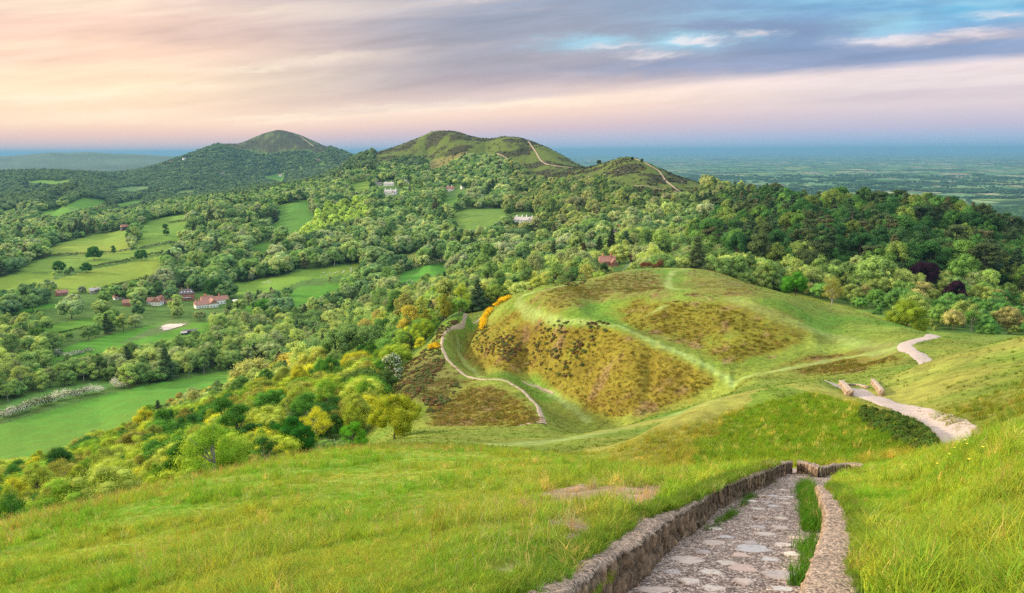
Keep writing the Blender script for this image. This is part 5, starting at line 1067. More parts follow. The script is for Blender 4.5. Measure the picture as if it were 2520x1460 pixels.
def chimney(parent, x, y, z0, h, mat, w=.9):
    v, f = join([box(x-w/2, x+w/2, y-w/2, y+w/2, z0, z0+h), box(x-w/2-.1, x+w/2+.1, y-w/2-.1, y+w/2+.1, z0+h-.35, z0+h-.12), box(x-w*.3, x-w*.05, y-.14, y+.14, z0+h+.002, z0+h+.45), box(x+w*.05, x+w*.3, y-.14, y+.14, z0+h+.002, z0+h+.45)])
    return link('chimney', mesh_from('chimney', v, f, (mat,), False), parent)
def window(parent, x, y, z, w=1.1, h=1.3, axis='y', sgn=-1):
    t = .09
    parts = [box(-w/2, w/2, -.06, .06, h/2-t, h/2), box(-w/2, w/2, -.06, .06, -h/2, -h/2+t), box(-w/2, -w/2+t, -.055, .055, -h/2+t, h/2-t), box(w/2-t, w/2, -.055, .055, -h/2+t, h/2-t), box(-.03, .03, -.05, .05, -h/2+t, h/2-t)]
    v, f = join(parts); g, gf = box(-w/2+t, w/2-t, -.03, .02, -h/2+t, h/2-t)
    if axis == 'x': v = v[:, [1, 0, 2]]*np.array([1, -1, 1]); g = g[:, [1, 0, 2]]*np.array([1, -1, 1])
    off = np.array([x, y, z])+np.array([0, sgn*.05, 0] if axis == 'y' else [sgn*.05, 0, 0])
    fr = link('window', mesh_from('window_frame', v+off, f, (FRAME,), False), parent); link('pane', mesh_from('pane', g+off, gf, (GLASS,), False), fr); return fr
def wing(root, x0, x1, y0, y1, h, rh, wmat, rmat, hip=0.0, turn=False, chims=(), rows=((1.6, 4),), z0=-2.5, cm=None, side=True):
    "one block of a house: walls with gables, roof, chimneys, windows on the near side"
    ym = (y0+y1)/2; xm = (x0+x1)/2
    V = [(x0, y0, z0), (x1, y0, z0), (x1, y1, z0), (x0, y1, z0), (x0, y0, h), (x1, y0, h), (x1, y1, h), (x0, y1, h)]
    F = [(0, 1, 5, 4), (1, 2, 6, 5), (2, 3, 7, 6), (3, 0, 4, 7)]
    if hip < .5 and not turn: V += [(x0, ym, h+rh*.93), (x1, ym, h+rh*.93)]; F += [(4, 8, 7), (5, 6, 9)]
    if hip < .5 and turn: V += [(xm, y0, h+rh*.93), (xm, y1, h+rh*.93)]; F += [(4, 5, 8), (7, 9, 6)]
    link('wall', mesh_any('wall', V, F, (wmat,)), root)
    if turn:
        Rv, Rf = roof_geo(y0, y1, x0, x1, h-.05, rh, hip); Rv = Rv[:, [1, 0, 2]]
    else: Rv, Rf = roof_geo(x0, x1, y0, y1, h-.05, rh, hip)
    rf = link('roof', mesh_any('roof', Rv, Rf, (rmat,)), root)
    for cx, cy, ch in chims: chimney(rf, x0+(x1-x0)*cx, y0+(y1-y0)*cy, h+rh*(.3 if not turn else .3), ch+rh*.7, cm or POT)
    for z, nwin in rows:
        for i in range(nwin): window(root, x0+(x1-x0)*(i+.5)/nwin, y0, z)
    if side:
        for i in range(2): window(root, x0, y0+(y1-y0)*(i+.6)/2.2, rows[0][0], axis='x', sgn=-1); window(root, x1, y0+(y1-y0)*(i+.6)/2.2, rows[0][0], axis='x', sgn=1)
    return rf
def house_root(name, label, px, Y, rot=0.0, cat='house', dz=0.0):
    s = st(px, 600)[0]; e = link(name, None, label=label, category=cat); e.location = (s*Y, Y, float(H(s*Y, Y, True))+dz); e.rotation_euler = (0, 0, rot-math.atan(s)*.9); return e
def build_houses():
    # village in the valley
    h = house_root('brick_house', 'tall red brick house with dark roof and four dormers behind the white long house', 449, 800, .12)
    rf = wing(h, -7.2, 7.2, -5, 5, 7.0, 4.2, BRICK, SLATE, hip=.6, chims=((.22, .5, 1.6), (.62, .5, 1.6)), rows=((1.4, 5), (4.6, 5)), cm=POT)
    for i in range(4):
        x = -4.6+i*3.0; d = join([box(x-.6, x+.6, -4.4, -2.2, 7.5, 9.1)]); link('dormer', mesh_from('dormer', d[0], d[1], (FRAME,), False), h); window(h, x, -4.46, 8.35, .9, .9)
    link('balcony', mesh_from('balcony', *box(-4.2, 4.2, -6.3, -5.01, 3.0, 3.35), (FRAME,), False), h)
    h = house_root('white_house', 'long white house under red tiled roofs beside the brick house', 497, 765, .28)
    wing(h, -11.5, .5, -7.5, 1.5, 3.6, 3.4, WHITEW, TILE, chims=((.35, .6, 1.7), (.12, .6, 1.2)), rows=((1.4, 5),)); wing(h, .5, 8.5, -10.0, 1.4, 4.2, 3.8, WHITEW, TILE, turn=True, rows=((1.4, 3),)); wing(h, -3, 7.5, 1.6, 10, 5.2, 4.4, WHITEW, TILE, chims=((.3, .5, 1.8), (.45, .5, 1.8)), rows=((4.2, 2),)); wing(h, 7.6, 22, 2.0, 10.5, 4.6, 3.6, WHITEW, TILE, chims=((.45, .5, 2.0),), rows=((1.6, 5),))
    h = house_root('cottage', 'white gabled cottage with brown tiled roof left of the long white house', 381, 775, -.45)
    wing(h, -4.5, 4.5, -8, 5, 3.6, 4.6, WHITEW, TILE, turn=True, chims=((.9, .35, 1.0),), rows=((1.4, 3), (4.4, 1))); wing(h, -12, -4.6, -3, 4.8, 2.8, 3.6, WHITEW, TILE, rows=((1.3, 3),)); wing(h, 4.6, 15, 0, 6, 2.4, 2.4, BRICK, TILE, rows=((1.2, 4),))
    h = house_root('cottage', 'small white cottage with pinkish roof left of the copper bush in the village', 279, 800, .3); wing(h, -4.5, 5, -3, 3, 2.6, 2.3, WHITEW, TILE, chims=((.3, .5, .8),), rows=((1.3, 3),))
    h = house_root('cottage', 'low brick cottage with terracotta roof between garden trees in the village', 306, 770, -.3); wing(h, -6, 6.5, -3.5, 3, 2.8, 3.2, BRICK, TILE, chims=((.9, .5, .8),), rows=((1.4, 4),))
    h = house_root('cottage', 'grey-roofed cottage at the left end of the village', 222, 830, .2); wing(h, -5, 5, -3, 3, 2.8, 2.6, STONEW, GREYT, chims=((.5, .5, .8),), rows=((1.3, 3),))
    h = house_root('cottage', 'brick cottage with dark red roof beside the village orchard', 140, 820, .4); wing(h, -5.5, 5, -3, 3.4, 2.8, 2.8, BRICK, TILE, chims=((.2, .5, .8),), rows=((1.3, 3),))
    h = house_root('gazebo', 'open garden gazebo with pale peaked roof right of the white long house', 570, 775, .2, 'gazebo')
    Rv, Rf = roof_geo(-3.2, 3.2, -2.4, 2.4, 2.4, 1.5, hip=.8); link('roof', mesh_any('gazebo_roof', Rv, Rf, (WHITEW,)), h)
    for sx in (-2.9, 2.9):
        for sy in (-2.1, 2.1): link('post', mesh_from('gazebo_post', *box(sx-.1, sx+.1, sy-.1, sy+.1, -1.5, 2.35), (DARKB,), False), h)
    h = house_root('barn', 'low black barn with grey roof beside the pale yard below the village', 452, 645, .1, 'barn'); wing(h, -5.5, 4.5, -2.2, 2.2, 2.3, .8, DARKB, SLATE, rows=((1.2, 2),), side=False); wing(h, -7.5, -3.4, -6.6, -2.6, 2.0, .7, DARKB, GREYT, rows=((1.1, 1),), side=False)
    yd = at(421, 803, 560, 700); P_ = []
    r = np.random.default_rng(2); th = np.linspace(0, 6.283, 40, endpoint=False); rr = 1+.18*np.sin(3*th)+.1*r.normal(size=40); X = yd.x+8.2*rr*np.cos(th); Y = yd.y+13*rr*np.sin(th); V = [(x, y, float(H(x, y))+.35) for x, y in zip(X, Y)]+[(yd.x, yd.y, yd.z+.5)]
    link('yard', mesh_any('farm_yard', V, [(i, (i+1) % 40, 40) for i in range(40)], (simple_mat('pale_hardcore', (.52, .44, .37), .95, .2, .4),)), kind='structure')
    # the hill side
    h = house_root('manor_house', 'broad white manor with grey roof and four tall chimneys among trees', 1290, 1000, -.30)
    wing(h, -12, 11, -4, 4, 4.6, 3.8, WHITEW, GREYT, chims=((.12, .5, 2.0), (.42, .5, 2.0), (.66, .5, 2.0)), rows=((1.5, 6), (3.6, 6)), cm=WHITEW); wing(h, 6.5, 12.5, -8.6, -4.1, 4.4, 3.4, WHITEW, GREYT, turn=True, rows=((1.5, 2), (3.6, 2)), chims=((.95, .7, 2.4),), cm=WHITEW); wing(h, -13.5, -8, -8, -4.1, 3.6, 3.2, WHITEW, GREYT, turn=True, rows=((1.5, 2),))
    h = house_root('white_house', 'wide white house with grey roof high on the wooded hill side', 966, 1490, -.3); wing(h, -11.5, 11.5, -5, 4, 5.6, 3.6, WHITEW, GREYT, chims=((.04, .5, 2.6), (.5, .5, 2.2), (.93, .5, 2.6)), rows=((1.5, 6), (4, 6)), cm=WHITEW); wing(h, 3.5, 8.5, -8, -5.1, 5.0, 3.0, WHITEW, GREYT, turn=True, rows=((1.5, 2),))
    h = house_root('white_house', 'long low white house just above the wide white house', 962, 1620, -.3); wing(h, -10, 10, -4, 4, 4.0, 3.2, WHITEW, GREYT, chims=((.2, .5, 1.6), (.8, .5, 1.6)), rows=((1.5, 6),), cm=WHITEW)
    h = house_root('white_house', 'narrow white gabled house between dark conifers on the hill side', 1004, 1650, .2); wing(h, -4.5, 4.5, -4, 4, 5.5, 5, WHITEW, GREYT, turn=True, rows=((1.5, 2), (4, 2)), chims=((.1, .5, 1.5),), cm=WHITEW)
    h = house_root('white_house', 'white house with reddish roof below the conifers under the twin hill', 1112, 1560, .15); wing(h, -8, 6, -4, 4, 5.0, 4.2, WHITEW, TILE, chims=((.2, .5, 2), (.7, .5, 2)), rows=((1.5, 4), (4, 4)), cm=WHITEW); wing(h, 0, 5, -8, -4.1, 4, 3.6, WHITEW, TILE, turn=True, rows=((1.5, 2),))
    h = house_root('white_house', 'small white house half hidden right of the red-roofed white house', 1143, 1540, .4); wing(h, -5, 5, -3.5, 3.5, 4, 3, WHITEW, GREYT, rows=((1.5, 3),), chims=((.5, .5, 1.4),), cm=WHITEW)
    h = house_root('grey_house', 'grey house beside the dark conifers at the top of the small field', 937, 1640, .0); wing(h, -6.5, 6.5, -4, 4, 4, 2.8, STONEW, SLATE, rows=((1.5, 4),))
    h = house_root('brick_house', 'red brick house with tall chimneys and white bay behind the green spur', 1494, 545, .15, dz=-.6)
    wing(h, -5.0, 5.4, -3.6, 3.4, 4.6, 3.6, BRICK, TILE, chims=((.22, .5, 1.6), (.74, .4, 2.0)), rows=((1.5, 3), (3.6, 3))); wing(h, 2.2, 6.4, -6.4, -3.65, 4.0, 2.8, BRICK, TILE, turn=True, rows=((1.5, 1), (3.2, 1))); wing(h, -4.6, -1.6, -4.8, -3.65, 3.6, 1.2, WHITEW, TILE, turn=True, rows=((2.6, 1),), side=False)
    h = house_root('lodge', 'little lodge with one tall red chimney among trees above the brick house', 1517, 800, -.2); wing(h, -4, 4, -3, 3, 5.5, 3.4, BRICK, SLATE, chims=((.8, .5, 4.5),), rows=((1.5, 3), (4, 3)))
    h = house_root('dovecote', 'pale stone dovecote with peaked roof beside the copper beech', 1917, 560, .0, 'dovecote', 5.0); wing(h, -2, 2, -2, 2, 5, 2.4, STONEW, GREYT, hip=.95, rows=((3.2, 1),), z0=-8, side=False)
    # distant houses under the big hill, a few pixels each
    far = [(748, 420, 3600, WHITEW, 'white house in trees at the foot of the highest hill'), (793, 394, 4300, STONEW, 'lone pinkish house high on the right flank of the highest hill'), (838, 408, 3900, WHITEW, 'left one of two white houses below the right flank of the highest hill'), (852, 402, 4050, WHITEW, 'upper of the white houses where the highest hill meets the ridge'), (846, 412, 3800, STONEW, 'pale stone house just under the two white houses'),
     (438, 402, 4500, STONEW, 'pale house on the left shoulder of the highest hill'), (470, 396, 4550, WHITEW, 'white house among skyline trees left of the highest hill'), (508, 417, 4100, STONEW, 'small pinkish house below the left shoulder'), (700, 408, 4250, WHITEW, 'tiny white house in the woods straight below the highest summit'), (560, 424, 3900, STONEW, 'stone house in the woods left of the summit slope'),
     (52, 572, 1180, BRICK, 'red-roofed farmhouse in the far left woods'), (66, 566, 1230, WHITEW, 'white farmhouse beside the red-roofed one at far left'), (38, 582, 1150, BRICK, 'low brick outhouse below the far left farmhouses'), (258, 547, 1450, GREYT, 'long grey farm shed behind the wooded bank'), (311, 562, 1330, DARKB, 'dark open barn at the top edge of the hill fields'), (235, 452, 2700, BRICK, 'distant brick house below the wooded ridge at left')]
    for i, (px, py, Y, mt, lb) in enumerate(far):
        s = 1.0 if Y < 2000 else 1.5; h = house_root('distant_house', lb, px, Y, .5*math.sin(i*2.3), dz=1.5 if Y > 2000 else .5)
        V = [(-6*s, -4*s, -3), (6*s, -4*s, -3), (6*s, 4*s, -3), (-6*s, 4*s, -3), (-6*s, -4*s, 5*s), (6*s, -4*s, 5*s), (6*s, 4*s, 5*s), (-6*s, 4*s, 5*s), (-6*s, 0, 8*s), (6*s, 0, 8*s)]
        link('wall', mesh_any('wall', V, [(0, 1, 5, 4), (1, 2, 6, 9, 5), (2, 3, 7, 6), (3, 0, 4, 8, 7)], (mt,)), h); Rv, Rf = roof_geo(-6*s, 6*s, -4*s, 4*s, 5*s, 3.4*s); rf = link('roof', mesh_any('roof', Rv, Rf, (TILE if i % 3 else SLATE,)), h); chimney(rf, 3*s, 0, 6.5*s, 3.2*s, mt)
build_houses()
# ------------------------------------------------------------------ hedges, gorse, hawthorns, special trees
HEDGEM = LEAF
def hedge(name, label, pts, Y0, Y1, h, w, white=.0, tint=(.075, .11, .03), n_per=60, leaf=.35, cat='hedge', seed=1, flower=None):
    r = np.random.default_rng(seed); W = np.array([tuple(at(a, b, Y0, Y1)) for a, b in pts]); seg = np.linalg.norm(np.diff(W[:, :2], axis=0), axis=1); L = np.concatenate([[0], np.cumsum(seg)]); m = int(L[-1]/(w*.55))+2; t = np.linspace(0, L[-1], m)
    x = np.interp(t, L, W[:, 0])+r.normal(size=m)*w*.12; y = np.interp(t, L, W[:, 1])+r.normal(size=m)*w*.12; z = H(x, y); o = np.array([x[0], y[0], z[0]])
    hh = h*(1+.22*r.normal(size=m)).clip(.5, 1.6); n = int(m*n_per); k = r.integers(0, m, n); d = r.normal(size=(n, 3)); d /= np.linalg.norm(d, axis=1, keepdims=True); d[:, 2] = np.where(d[:, 2] < -.2, -d[:, 2], d[:, 2])
    P = np.stack([x[k], y[k], z[k]+hh[k]*.45], 1)+d*np.stack([np.full(n, w*.55), np.full(n, w*.55), hh[k]*.55], 1)*(r.uniform(size=n)**.3)[:, None]*(1+.15*r.normal(size=n))[:, None]-o
    Nn = d+r.normal(size=(n, 3))*.4; Nn /= np.linalg.norm(Nn, axis=1, keepdims=True); isw = (r.uniform(size=n) < white*(.35+1.3*vnoise(x/(w*1.6), y/(w*1.6), seed)[k]))&(d[:, 2] > -.1)
    e = link(name, None, label=label, category=cat); e.location = tuple(o)
    v, f = quads(P[~isw], Nn[~isw], leaf, r=r); c = link('foliage', mesh_from('foliage', v, f, (HEDGEM,), False), e); c['tint'] = [float(q) for q in tint]
    if isw.sum() > 5: v, f = quads(P[isw]*1.0+Nn[isw]*.05, Nn[isw], leaf*.8, r=r); link('blossom', mesh_from('blossom', v, f, (flower or BLOSSOM,), False), e)
    return e
hedge('hedge', 'long hawthorn hedge in white blossom along the big green field', [(0, 1034), (40, 1022), (90, 1006), (150, 985), (200, 974), (245, 966)], 380, 640, 5.8, 6, .8, n_per=520, leaf=.6)
hedge('hedge', 'short hawthorn hedge in blossom right of the gap tree by the big green field', [(285, 957), (320, 949), (350, 938), (372, 930)], 430, 640, 5.5, 5.5, .7, n_per=480, leaf=.6, seed=2)
hedge('hedge', 'thin flecked hedge between the upper and middle yellow-green fields', [(110, 629), (160, 627), (230, 624), (300, 618), (330, 612)], 700, 1500, 2.6, 4, .25, n_per=90, leaf=.8, seed=3)
hedge('hedge', 'thin hedge climbing right from the lone field tree to the oak wood', [(345, 612), (390, 602), (435, 597)], 700, 1500, 2.8, 4, .3, n_per=90, leaf=.8, seed=4)
hedge('hedge', 'dark hedge along the top of the broad buttercup-yellow field', [(230, 658), (280, 650), (340, 636), (395, 625), (420, 617)], 650, 1500, 3.2, 4, .1, n_per=90, leaf=.8, seed=5)
hedge('hedge', 'bushy hedge along the foot of the broad buttercup-yellow field', [(235, 722), (285, 706), (340, 694), (385, 680)], 600, 1300, 4.5, 6, .05, n_per=110, leaf=.9, seed=6)
hedge('hedge', 'grey-green hedge crossing the far hill field near its top', [(415, 550), (440, 546), (462, 543)], 900, 1700, 3, 4, .2, n_per=80, leaf=.8, seed=7)
hedge('hedge', 'white flecked hedge between the sheep field and the small bright field', [(930, 676), (1000, 664), (1060, 653), (1100, 645)], 550, 1100, 5, 7, .45, n_per=130, leaf=.8, seed=8)
hedge('hedge', 'hedge with a white hawthorn along the foot of the small bright field', [(985, 708), (1030, 700), (1080, 690), (1115, 678)], 480, 1000, 4.5, 6, .3, n_per=130, leaf=.8, seed=9)
hedge('hedge', 'narrow dark hedge across the paddock below the village', [(125, 826), (180, 812), (235, 800)], 500, 1000, 1.4, 2, 0, n_per=50, leaf=.5, seed=10)
hedge('hedge', 'white flowering thicket at the left end of the village field', [(160, 880), (190, 872), (222, 866)], 480, 900, 3.5, 6, .7, n_per=220, leaf=.6, seed=11)
GORSEF = leaf_mat('gorse_flower', (.78, .50, .02), .2, .3)
hedge('gorse_bush', 'long bank of gorse in yellow flower on the left brow of the spur', [(1186, 812), (1192, 790), (1208, 768), (1228, 750), (1252, 738)], 215, 275, 1.7, 2.1, 1.0, (.10, .12, .02), 620, .22, 'gorse', 12, GORSEF)
hedge('gorse_bush', 'small round gorse bush in yellow flower left of the dirt path', [(1062, 862), (1070, 858), (1076, 857)], 190, 250, 1.7, 1.8, 1.1, (.10, .12, .02), 900, .2, 'gorse', 13, GORSEF)
hedge('shrub', 'long russet-brown shrub on the far edge of the spur by the road', [(1580, 657), (1605, 657), (1626, 659)], 290, 320, 2.6, 2.4, 0, (.19, .075, .045), 420, .3, 'shrub', 14)
def special(name, label, px, py, Y, h, kind, lod, seed, tint, wide=1.0, cat='tree', white=0, sink=.1):
    s = st(px, py)[0]; x = s*Y; z = float(H(x, Y)); me, tm, _ = proto(kind, lod, seed); e = link(name, None, label=label, category=cat); e.location = (x, Y, z-sink); k = h/10; e.scale = (k*wide, k*wide, k); e.rotation_euler = (0, 0, seed*1.7+px)
    c = link('crown', me, e); c['tint'] = [float(q) for q in tint]
    if white:
        key = ('w', kind, lod, white)
        if key not in _protos:
            (v, f), L = crown(kind, 10.2, int({0: 9000, 1: 3000, 2: 900, 3: 260}[lod]*white), {0: .17, 1: .4, 2: .7, 3: 1.2}[lod], seed*7+{'round': 1, 'tall': 2, 'wispy': 3, 'bush': 6}[kind]); _protos[key] = mesh_from('blossom', v, f, (BLOSSOM,), False)
        link('blossom', _protos[key], e)
    link('trunk', tm, e); return e
T_ = lambda *c: lin(*c)
special('maple_tree', 'lone yellow-green round tree standing at the foot of the spur slope', 972, 1088, 103, 6.6, 'round', 0, 11, T_(158, 164, 44), 1.12)
special('young_tree', 'bright green upright tree just left of the lone yellow-green tree', 868, 1085, 100, 5.2, 'tall', 0, 12, T_(104, 160, 44), 1.25)
special('hawthorn_tree', 'low hawthorn with white blossom on the meadow edge under the dark trees', 812, 1098, 84, 3.6, 'bush', 0, 13, T_(110, 140, 60), 1.1, white=.18)
special('dark_tree', 'deep green rounded tree in the middle of the near wooded slope', 715, 1075, 125, 8.0, 'round', 0, 14, T_(52, 104, 34), 1.0)
special('dark_tree', 'low deep green bushy tree right above the grassy brow', 640, 1105, 102, 4.6, 'round', 0, 15, T_(62, 116, 42), 1.2)
special('golden_tree', 'golden-yellow bushy tree on the near wooded slope', 560, 1105, 110, 5.2, 'wispy', 0, 16, T_(190, 172, 40), 1.1)
special('dark_tree', 'dark green bushy tree left of the golden-yellow tree', 440, 1140, 100, 4.6, 'round', 0, 17, T_(66, 112, 50), 1.15)
special('birch_tree', 'olive birch with drooping crown above the meadow brow at left', 330, 1195, 82, 5.0, 'wispy', 0, 18, T_(146, 138, 58), 1.05)
special('birch_tree', 'wide olive-brown birch leaning over the brow at far left', 225, 1225, 78, 4.8, 'wispy', 0, 19, T_(140, 134, 52), 1.2)
special('willow_tree', 'bright yellow-green bushy tree at the left corner of the brow', 95, 1260, 70, 4.0, 'wispy', 0, 20, T_(172, 172, 46), 1.35)
special('willow_tree', 'grey-olive spreading tree with bare twigs left of the dirt path', 850, 1000, 150, 8.5, 'wispy', 0, 21, T_(128, 124, 66), 1.1)
special('dark_tree', 'dark spreading thorn tree behind the white blossom left of the dirt path', 915, 925, 185, 10, 'round', 1, 22, T_(84, 108, 50), 1.15)
special('hawthorn_tree', 'tall hawthorn covered in white blossom left of the small gorse bush', 968, 905, 200, 8.5, 'tall', 1, 23, T_(96, 128, 60), 1.1, white=.45)
special('hawthorn_tree', 'spreading hawthorn dusted white below the tall white hawthorn', 928, 950, 178, 5.5, 'bush', 1, 24, T_(100, 130, 60), 1.0, white=.3)
special('birch_tree', 'tall olive birch standing clear above the trees by the dirt path', 1046, 800, 275, 11, 'tall', 1, 25, T_(140, 142, 52), 1.0)
special('birch_tree', 'second slimmer olive birch right of the tall one', 1100, 800, 270, 9.5, 'tall', 1, 26, T_(136, 134, 50), .9)
special('copper_beech', 'dark purple copper beech left of the dovecote', 1893, 575, 590, 19, 'round', 1, 27, T_(58, 28, 40), .8)
special('copper_beech', 'big dark purple copper beech in the right-hand wood', 2275, 660, 430, 19, 'round', 1, 28, T_(48, 26, 44), .85)
special('copper_beech', 'smaller purple copper beech right of the big purple one', 2355, 675, 400, 13, 'round', 1, 29, T_(50, 28, 44), .9)
special('copper_beech', 'low purple beech near the foot of the right-hand wood', 2000-110+330, 705, 390, 8, 'round', 1, 30, T_(46, 28, 44), .9)
special('copper_beech', 'purple-leaved tree beside the road behind the spur', 1562, 650, 530, 7.5, 'round', 1, 31, T_(70, 34, 48), 1.0)
special('golden_tree', 'small yellow-leaved tree beside the first copper beech', 1868, 545, 600, 14, 'tall', 1, 32, T_(200, 180, 36), .8)
special('chestnut_tree', 'vivid green dense round tree on the right edge of the spur', 1955, 760, 262, 9.6, 'round', 0, 33, T_(84, 142, 44), 1.0)
special('willow_tree', 'feathery olive tree right of the vivid green round tree', 2045, 780, 255, 11.5, 'wispy', 0, 34, T_(156, 156, 78), 1.0)
special('maple_tree', 'broad yellow-green tree on the slope below the right side of the spur', 2230, 830, 232, 12.5, 'round', 0, 35, T_(132, 152, 48), 1.1)
special('cedar_tree', 'broad blue-green cedar behind the red brick house', 1540, 640, 600, 21, 'conifer', 1, 36, T_(72, 98, 74), 1.3)
special('fir_tree', 'tall brownish fir left of the red brick house', 1436, 660, 590, 25, 'conifer', 1, 37, T_(84, 72, 50), .85)
special('fir_tree', 'second tall dark fir behind the red brick house', 1475, 640, 610, 24, 'conifer', 1, 38, T_(58, 74, 46), .9)
special('fir_tree', 'dark fir between the brown fir and the brick house chimneys', 1505, 638, 620, 25, 'conifer', 1, 39, T_(52, 68, 44), .85)
special('round_tree', 'small dense round tree standing alone on the right skyline of the hill path', 1474, 408, 1640, 11, 'round', 2, 40, T_(64, 84, 50), .9)
special('round_tree', 'small round tree just right of the nearest hill summit', 1556, 392, 1440, 7, 'round', 2, 41, T_(60, 80, 46), .9)
special('round_tree', 'lone tree on the right slope of the nearest hill above the path', 1580, 398, 1430, 7, 'round', 2, 42, T_(60, 80, 46), .9)
special('oak_tree', 'big oak pair mass standing on the hedge of the upper hill fields', 232, 640, 1010, 19, 'round', 1, 43, T_(72, 116, 52), 1.1)
special('oak_tree', 'oak standing in the upper hill field near its right side', 409, 580, 1180, 18, 'tall', 1, 44, T_(70, 112, 54), 1.2)
special('oak_tree', 'dark oak on the hedge right of the middle hill field', 349, 637, 1000, 15, 'round', 1, 45, T_(64, 108, 48), 1.0)
special('oak_tree', 'small oak in the upper hill field left of the pale ash', 278, 618, 1060, 12, 'tall', 1, 46, T_(80, 122, 60), 1.2)
special('oak_tree', 'leftmost of three field oaks in the lower hill field', 145, 662, 940, 14, 'round', 1, 47, T_(68, 112, 50), 1.0)
special('oak_tree', 'middle one of three field oaks, thinner in the crown', 175, 668, 920, 10, 'wispy', 1, 48, T_(74, 110, 54), 1.2)
special('oak_tree', 'rightmost and broadest of three field oaks in the lower hill field', 212, 662, 930, 13, 'round', 1, 49, T_(64, 106, 46), 1.1)
special('oak_tree', 'round dark oak alone at the left end of the village field', 103, 905, 590, 15, 'round', 1, 50, T_(84, 118, 48), 1.1)
special('oak_tree', 'broad oak at the corner of the sheep field by the village', 655, 768, 705, 19, 'round', 1, 51, T_(86, 136, 48), 1.0)
special('oak_tree', 'big dark oak behind the long white house', 530, 745, 800, 22, 'round', 1, 52, T_(64, 100, 48), 1.05)
special('copper_beech', 'small copper-leaved tree among the village gardens', 295, 765, 800, 8, 'round', 2, 53, T_(66, 30, 38), .9)
hw = [(1041, 694, 620, 7, 'white hawthorn at the foot of the small bright field'), (1188, 493, 1290, 14, 'narrow tree in white blossom above the park trees'), (1423, 480, 1180, 13, 'left one of two white-blossomed trees beside the hill clearing'), (1443, 487, 1150, 11, 'rounder right one of two white-blossomed trees beside the hill clearing'), (148, 915, 560, 6, 'white hawthorn right of the round dark oak'), (895, 660, 840, 7, 'white blossom bush on the edge of the sheep field'), (672, 596, 1080, 8, 'pale blossoming thicket at the foot of the steep meadow'), (205, 745, 830, 8, 'pale blossoming tree in the village orchard'), (1690, 625, 520, 8, 'white blossoming tree in the wood right of the road'), (1750, 600, 560, 9, 'cream blossoming tree on the wood edge above the spur'), (1665, 655, 470, 6, 'small hawthorn with white top behind the spur brow'), (1860, 600, 520, 9, 'white flowering tree left of the copper beech'), (620, 680, 900, 9, 'grey-white thorn tree below the oak wood'), (125, 690, 850, 9, 'pale blossoming willow on the left field hedge')]
for i, (px, py, Y, h, lb) in enumerate(hw): special('hawthorn_tree', lb, px, py, Y, h, 'bush' if i % 2 else 'round', 2, 60+i % 3, T_(120, 140, 90), 1.0, white=1.0)
for i, (px, Y, ln, lb) in enumerate([(2415, 3350, 62, 'long white polytunnel on the plain beyond the right-hand wood'), (2368, 3900, 44, 'shorter white farm building left of the long polytunnel on the plain')]):
    s_ = st(px, 515)[0]; e = link('polytunnel', None, label=lb, category='greenhouse'); e.location = (s_*Y, Y, float(H(s_*Y, Y))); e.rotation_euler = (0, 0, .05)
    for j in range(3):
        th = np.linspace(0, math.pi, 9); yy = (j-1)*9.5; V = [(xx, yy+4.6*math.cos(a), 5.2*math.sin(a)) for xx in (-ln, ln) for a in th]; F = [(q, q+1, q+10, q+9) for q in range(8)]+[tuple(range(9)), tuple(range(17, 8, -1))]
        link('tunnel', mesh_any('tunnel', V, F, (FRAME,)), e)
# sheep
SHEEPM = simple_mat('fleece', (.72, .69, .60), .95, .1, 4); SHF = simple_mat('sheep_face', (.12, .10, .09), .9, .2, 4)
def sheep_mesh():
    bm = bmesh.new(); bmesh.ops.create_icosphere(bm, subdivisions=2, radius=1)
    for v in bm.verts: v.co = Vector((v.co.x*.62*(1-.1*v.co.x), v.co.y*.30, v.co.z*.30*(1+.1*v.co.x)+.66))
    r = bmesh.ops.create_icosphere(bm, subdivisions=2, radius=1); 
    for v in r['verts']: v.co = Vector((v.co.x*.17+.74, v.co.y*.10, v.co.z*.12+.80-.25*(v.co.x > 0)*v.co.x))
    for sx in (-.38, .38):
        for sy in (-.16, .16):
            r = bmesh.ops.create_cone(bm, segments=6, radius1=.035, radius2=.06, depth=.5)
            for v in r['verts']: v.co += Vector((sx, sy, .25))
    me = bpy.data.meshes.new('sheep'); bm.to_mesh(me); bm.free(); me.materials.append(SHEEPM); return me
sm_ = sheep_mesh(); rs = np.random.default_rng(9)
for i in range(34):
    a, b = (rs.uniform(790, 885), 0) if i < 26 else (rs.uniform(640, 670), 0); b = 652+(885-a)*.17+rs.uniform(4, 14) if i < 26 else rs.uniform(692, 700)
    g = at(a, b, 600, 1300); o = link('sheep', sm_, label='white sheep grazing in the flock on the long sloping field', category='sheep', group='sheep grazing on the sloping field'); o.location = g; o.rotation_euler = (0, 0, rs.uniform(0, 6.28)); o.scale = (1.25,)*3
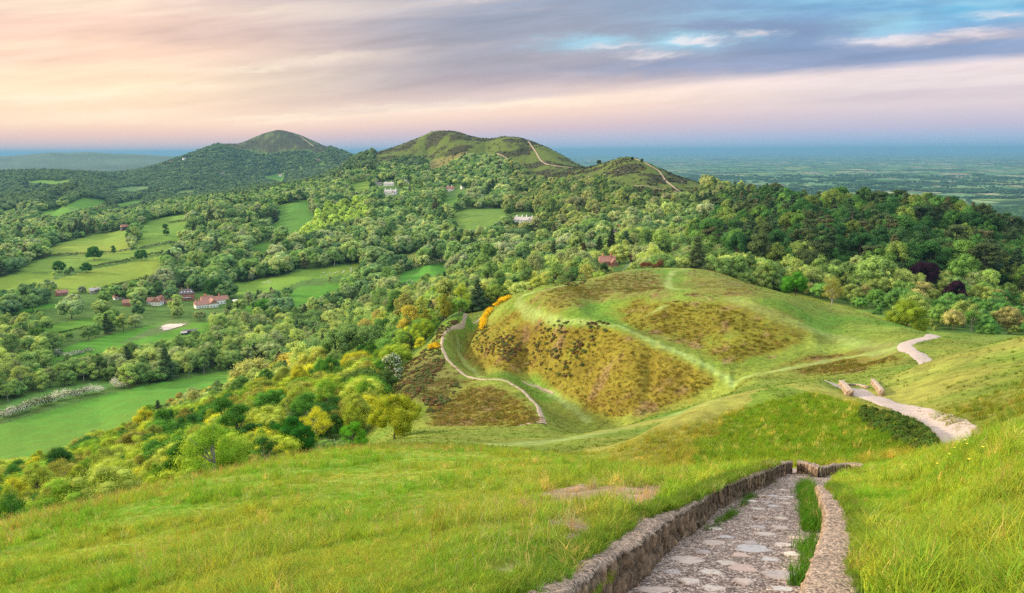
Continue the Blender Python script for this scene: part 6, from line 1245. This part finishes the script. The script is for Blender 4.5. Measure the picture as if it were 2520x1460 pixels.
# buttercups
PET = simple_mat('petals', (.80, .62, .02), .5, .05); STEM = simple_mat('stem', (.10, .2, .03), .8, .2)
def buttercup():
    V = []; F = []; n = 5
    for i in range(n):
        a = 2*math.pi*i/n; b = a+.62; c_ = a-.62; o = len(V); V += [(0, 0, 0), (math.cos(c_)*.011, math.sin(c_)*.011, .004), (math.cos(a)*.017, math.sin(a)*.017, .009), (math.cos(b)*.011, math.sin(b)*.011, .004)]; F.append((o, o+1, o+2, o+3))
    return mesh_from('flower_head', np.array(V)+np.array([0, 0, .30]), np.array(F), (PET,), False)
bh = buttercup(); bs = mesh_from('flower_stem', *limb([(0, 0, -.02), (.006, 0, .15), (0, 0, .30)], [.0022, .0018, .0014], 5), (STEM,))
bspots = [(2368, 1128, 9.4, 'single buttercup nearest the end of the gravel path'), (2342, 1145, 9.0, 'buttercup low on the right bank below the gravel path'), (2372, 1140, 9.2, 'right one of a close buttercup pair on the grassy bank'), (2330, 1162, 8.6, 'lowest buttercup of the group on the right bank'), (2410, 1160, 8.2, 'buttercup standing apart at the right end of the group'), (2300, 1185, 8.4, 'buttercup in short grass left of the group on the bank'), (2376, 1190, 7.8, 'buttercup in the lush grass below the group'), (1980, 1405-170, 9.5, 'buttercup')]
for px, py, Y, lb in bspots[:-1]:
    g = at(px, py+18, 5, 25); e = link('buttercup', None, label=lb, category='flower'); e.location = g; k = 1.2; e.scale = (k, k, k); link('flower_head', bh, e); link('stem', bs, e)
# ------------------------------------------------------------------ the air
def build_haze():
    x0, x1, y0, y1, z0, z1 = -139000, 139000, -400, 92000, -312, 124
    V = [(x, y, z) for z in (z0, z1) for y in (y0, y1) for x in (x0, x1)]
    me = mesh_from('haze', V, [(0, 2, 3, 1), (4, 5, 7, 6), (0, 1, 5, 4), (2, 6, 7, 3), (0, 4, 6, 2), (1, 3, 7, 5)], (), False)
    m = bpy.data.materials.new('haze'); m.use_nodes = True; t = m.node_tree; t.nodes.clear()
    v = t.nodes.new('ShaderNodeVolumePrincipled'); v.inputs['Color'].default_value = HAZE_COL+(1,); v.inputs['Density'].default_value = HAZE_D; v.inputs['Anisotropy'].default_value = .1
    o = t.nodes.new('ShaderNodeOutputMaterial'); t.links.new(v.outputs[0], o.inputs['Volume']); me.materials.append(m)
    link('haze', me, kind='stuff')
HAZE_COL, HAZE_D = (.16, .34, .54), 5.0e-5
build_haze()
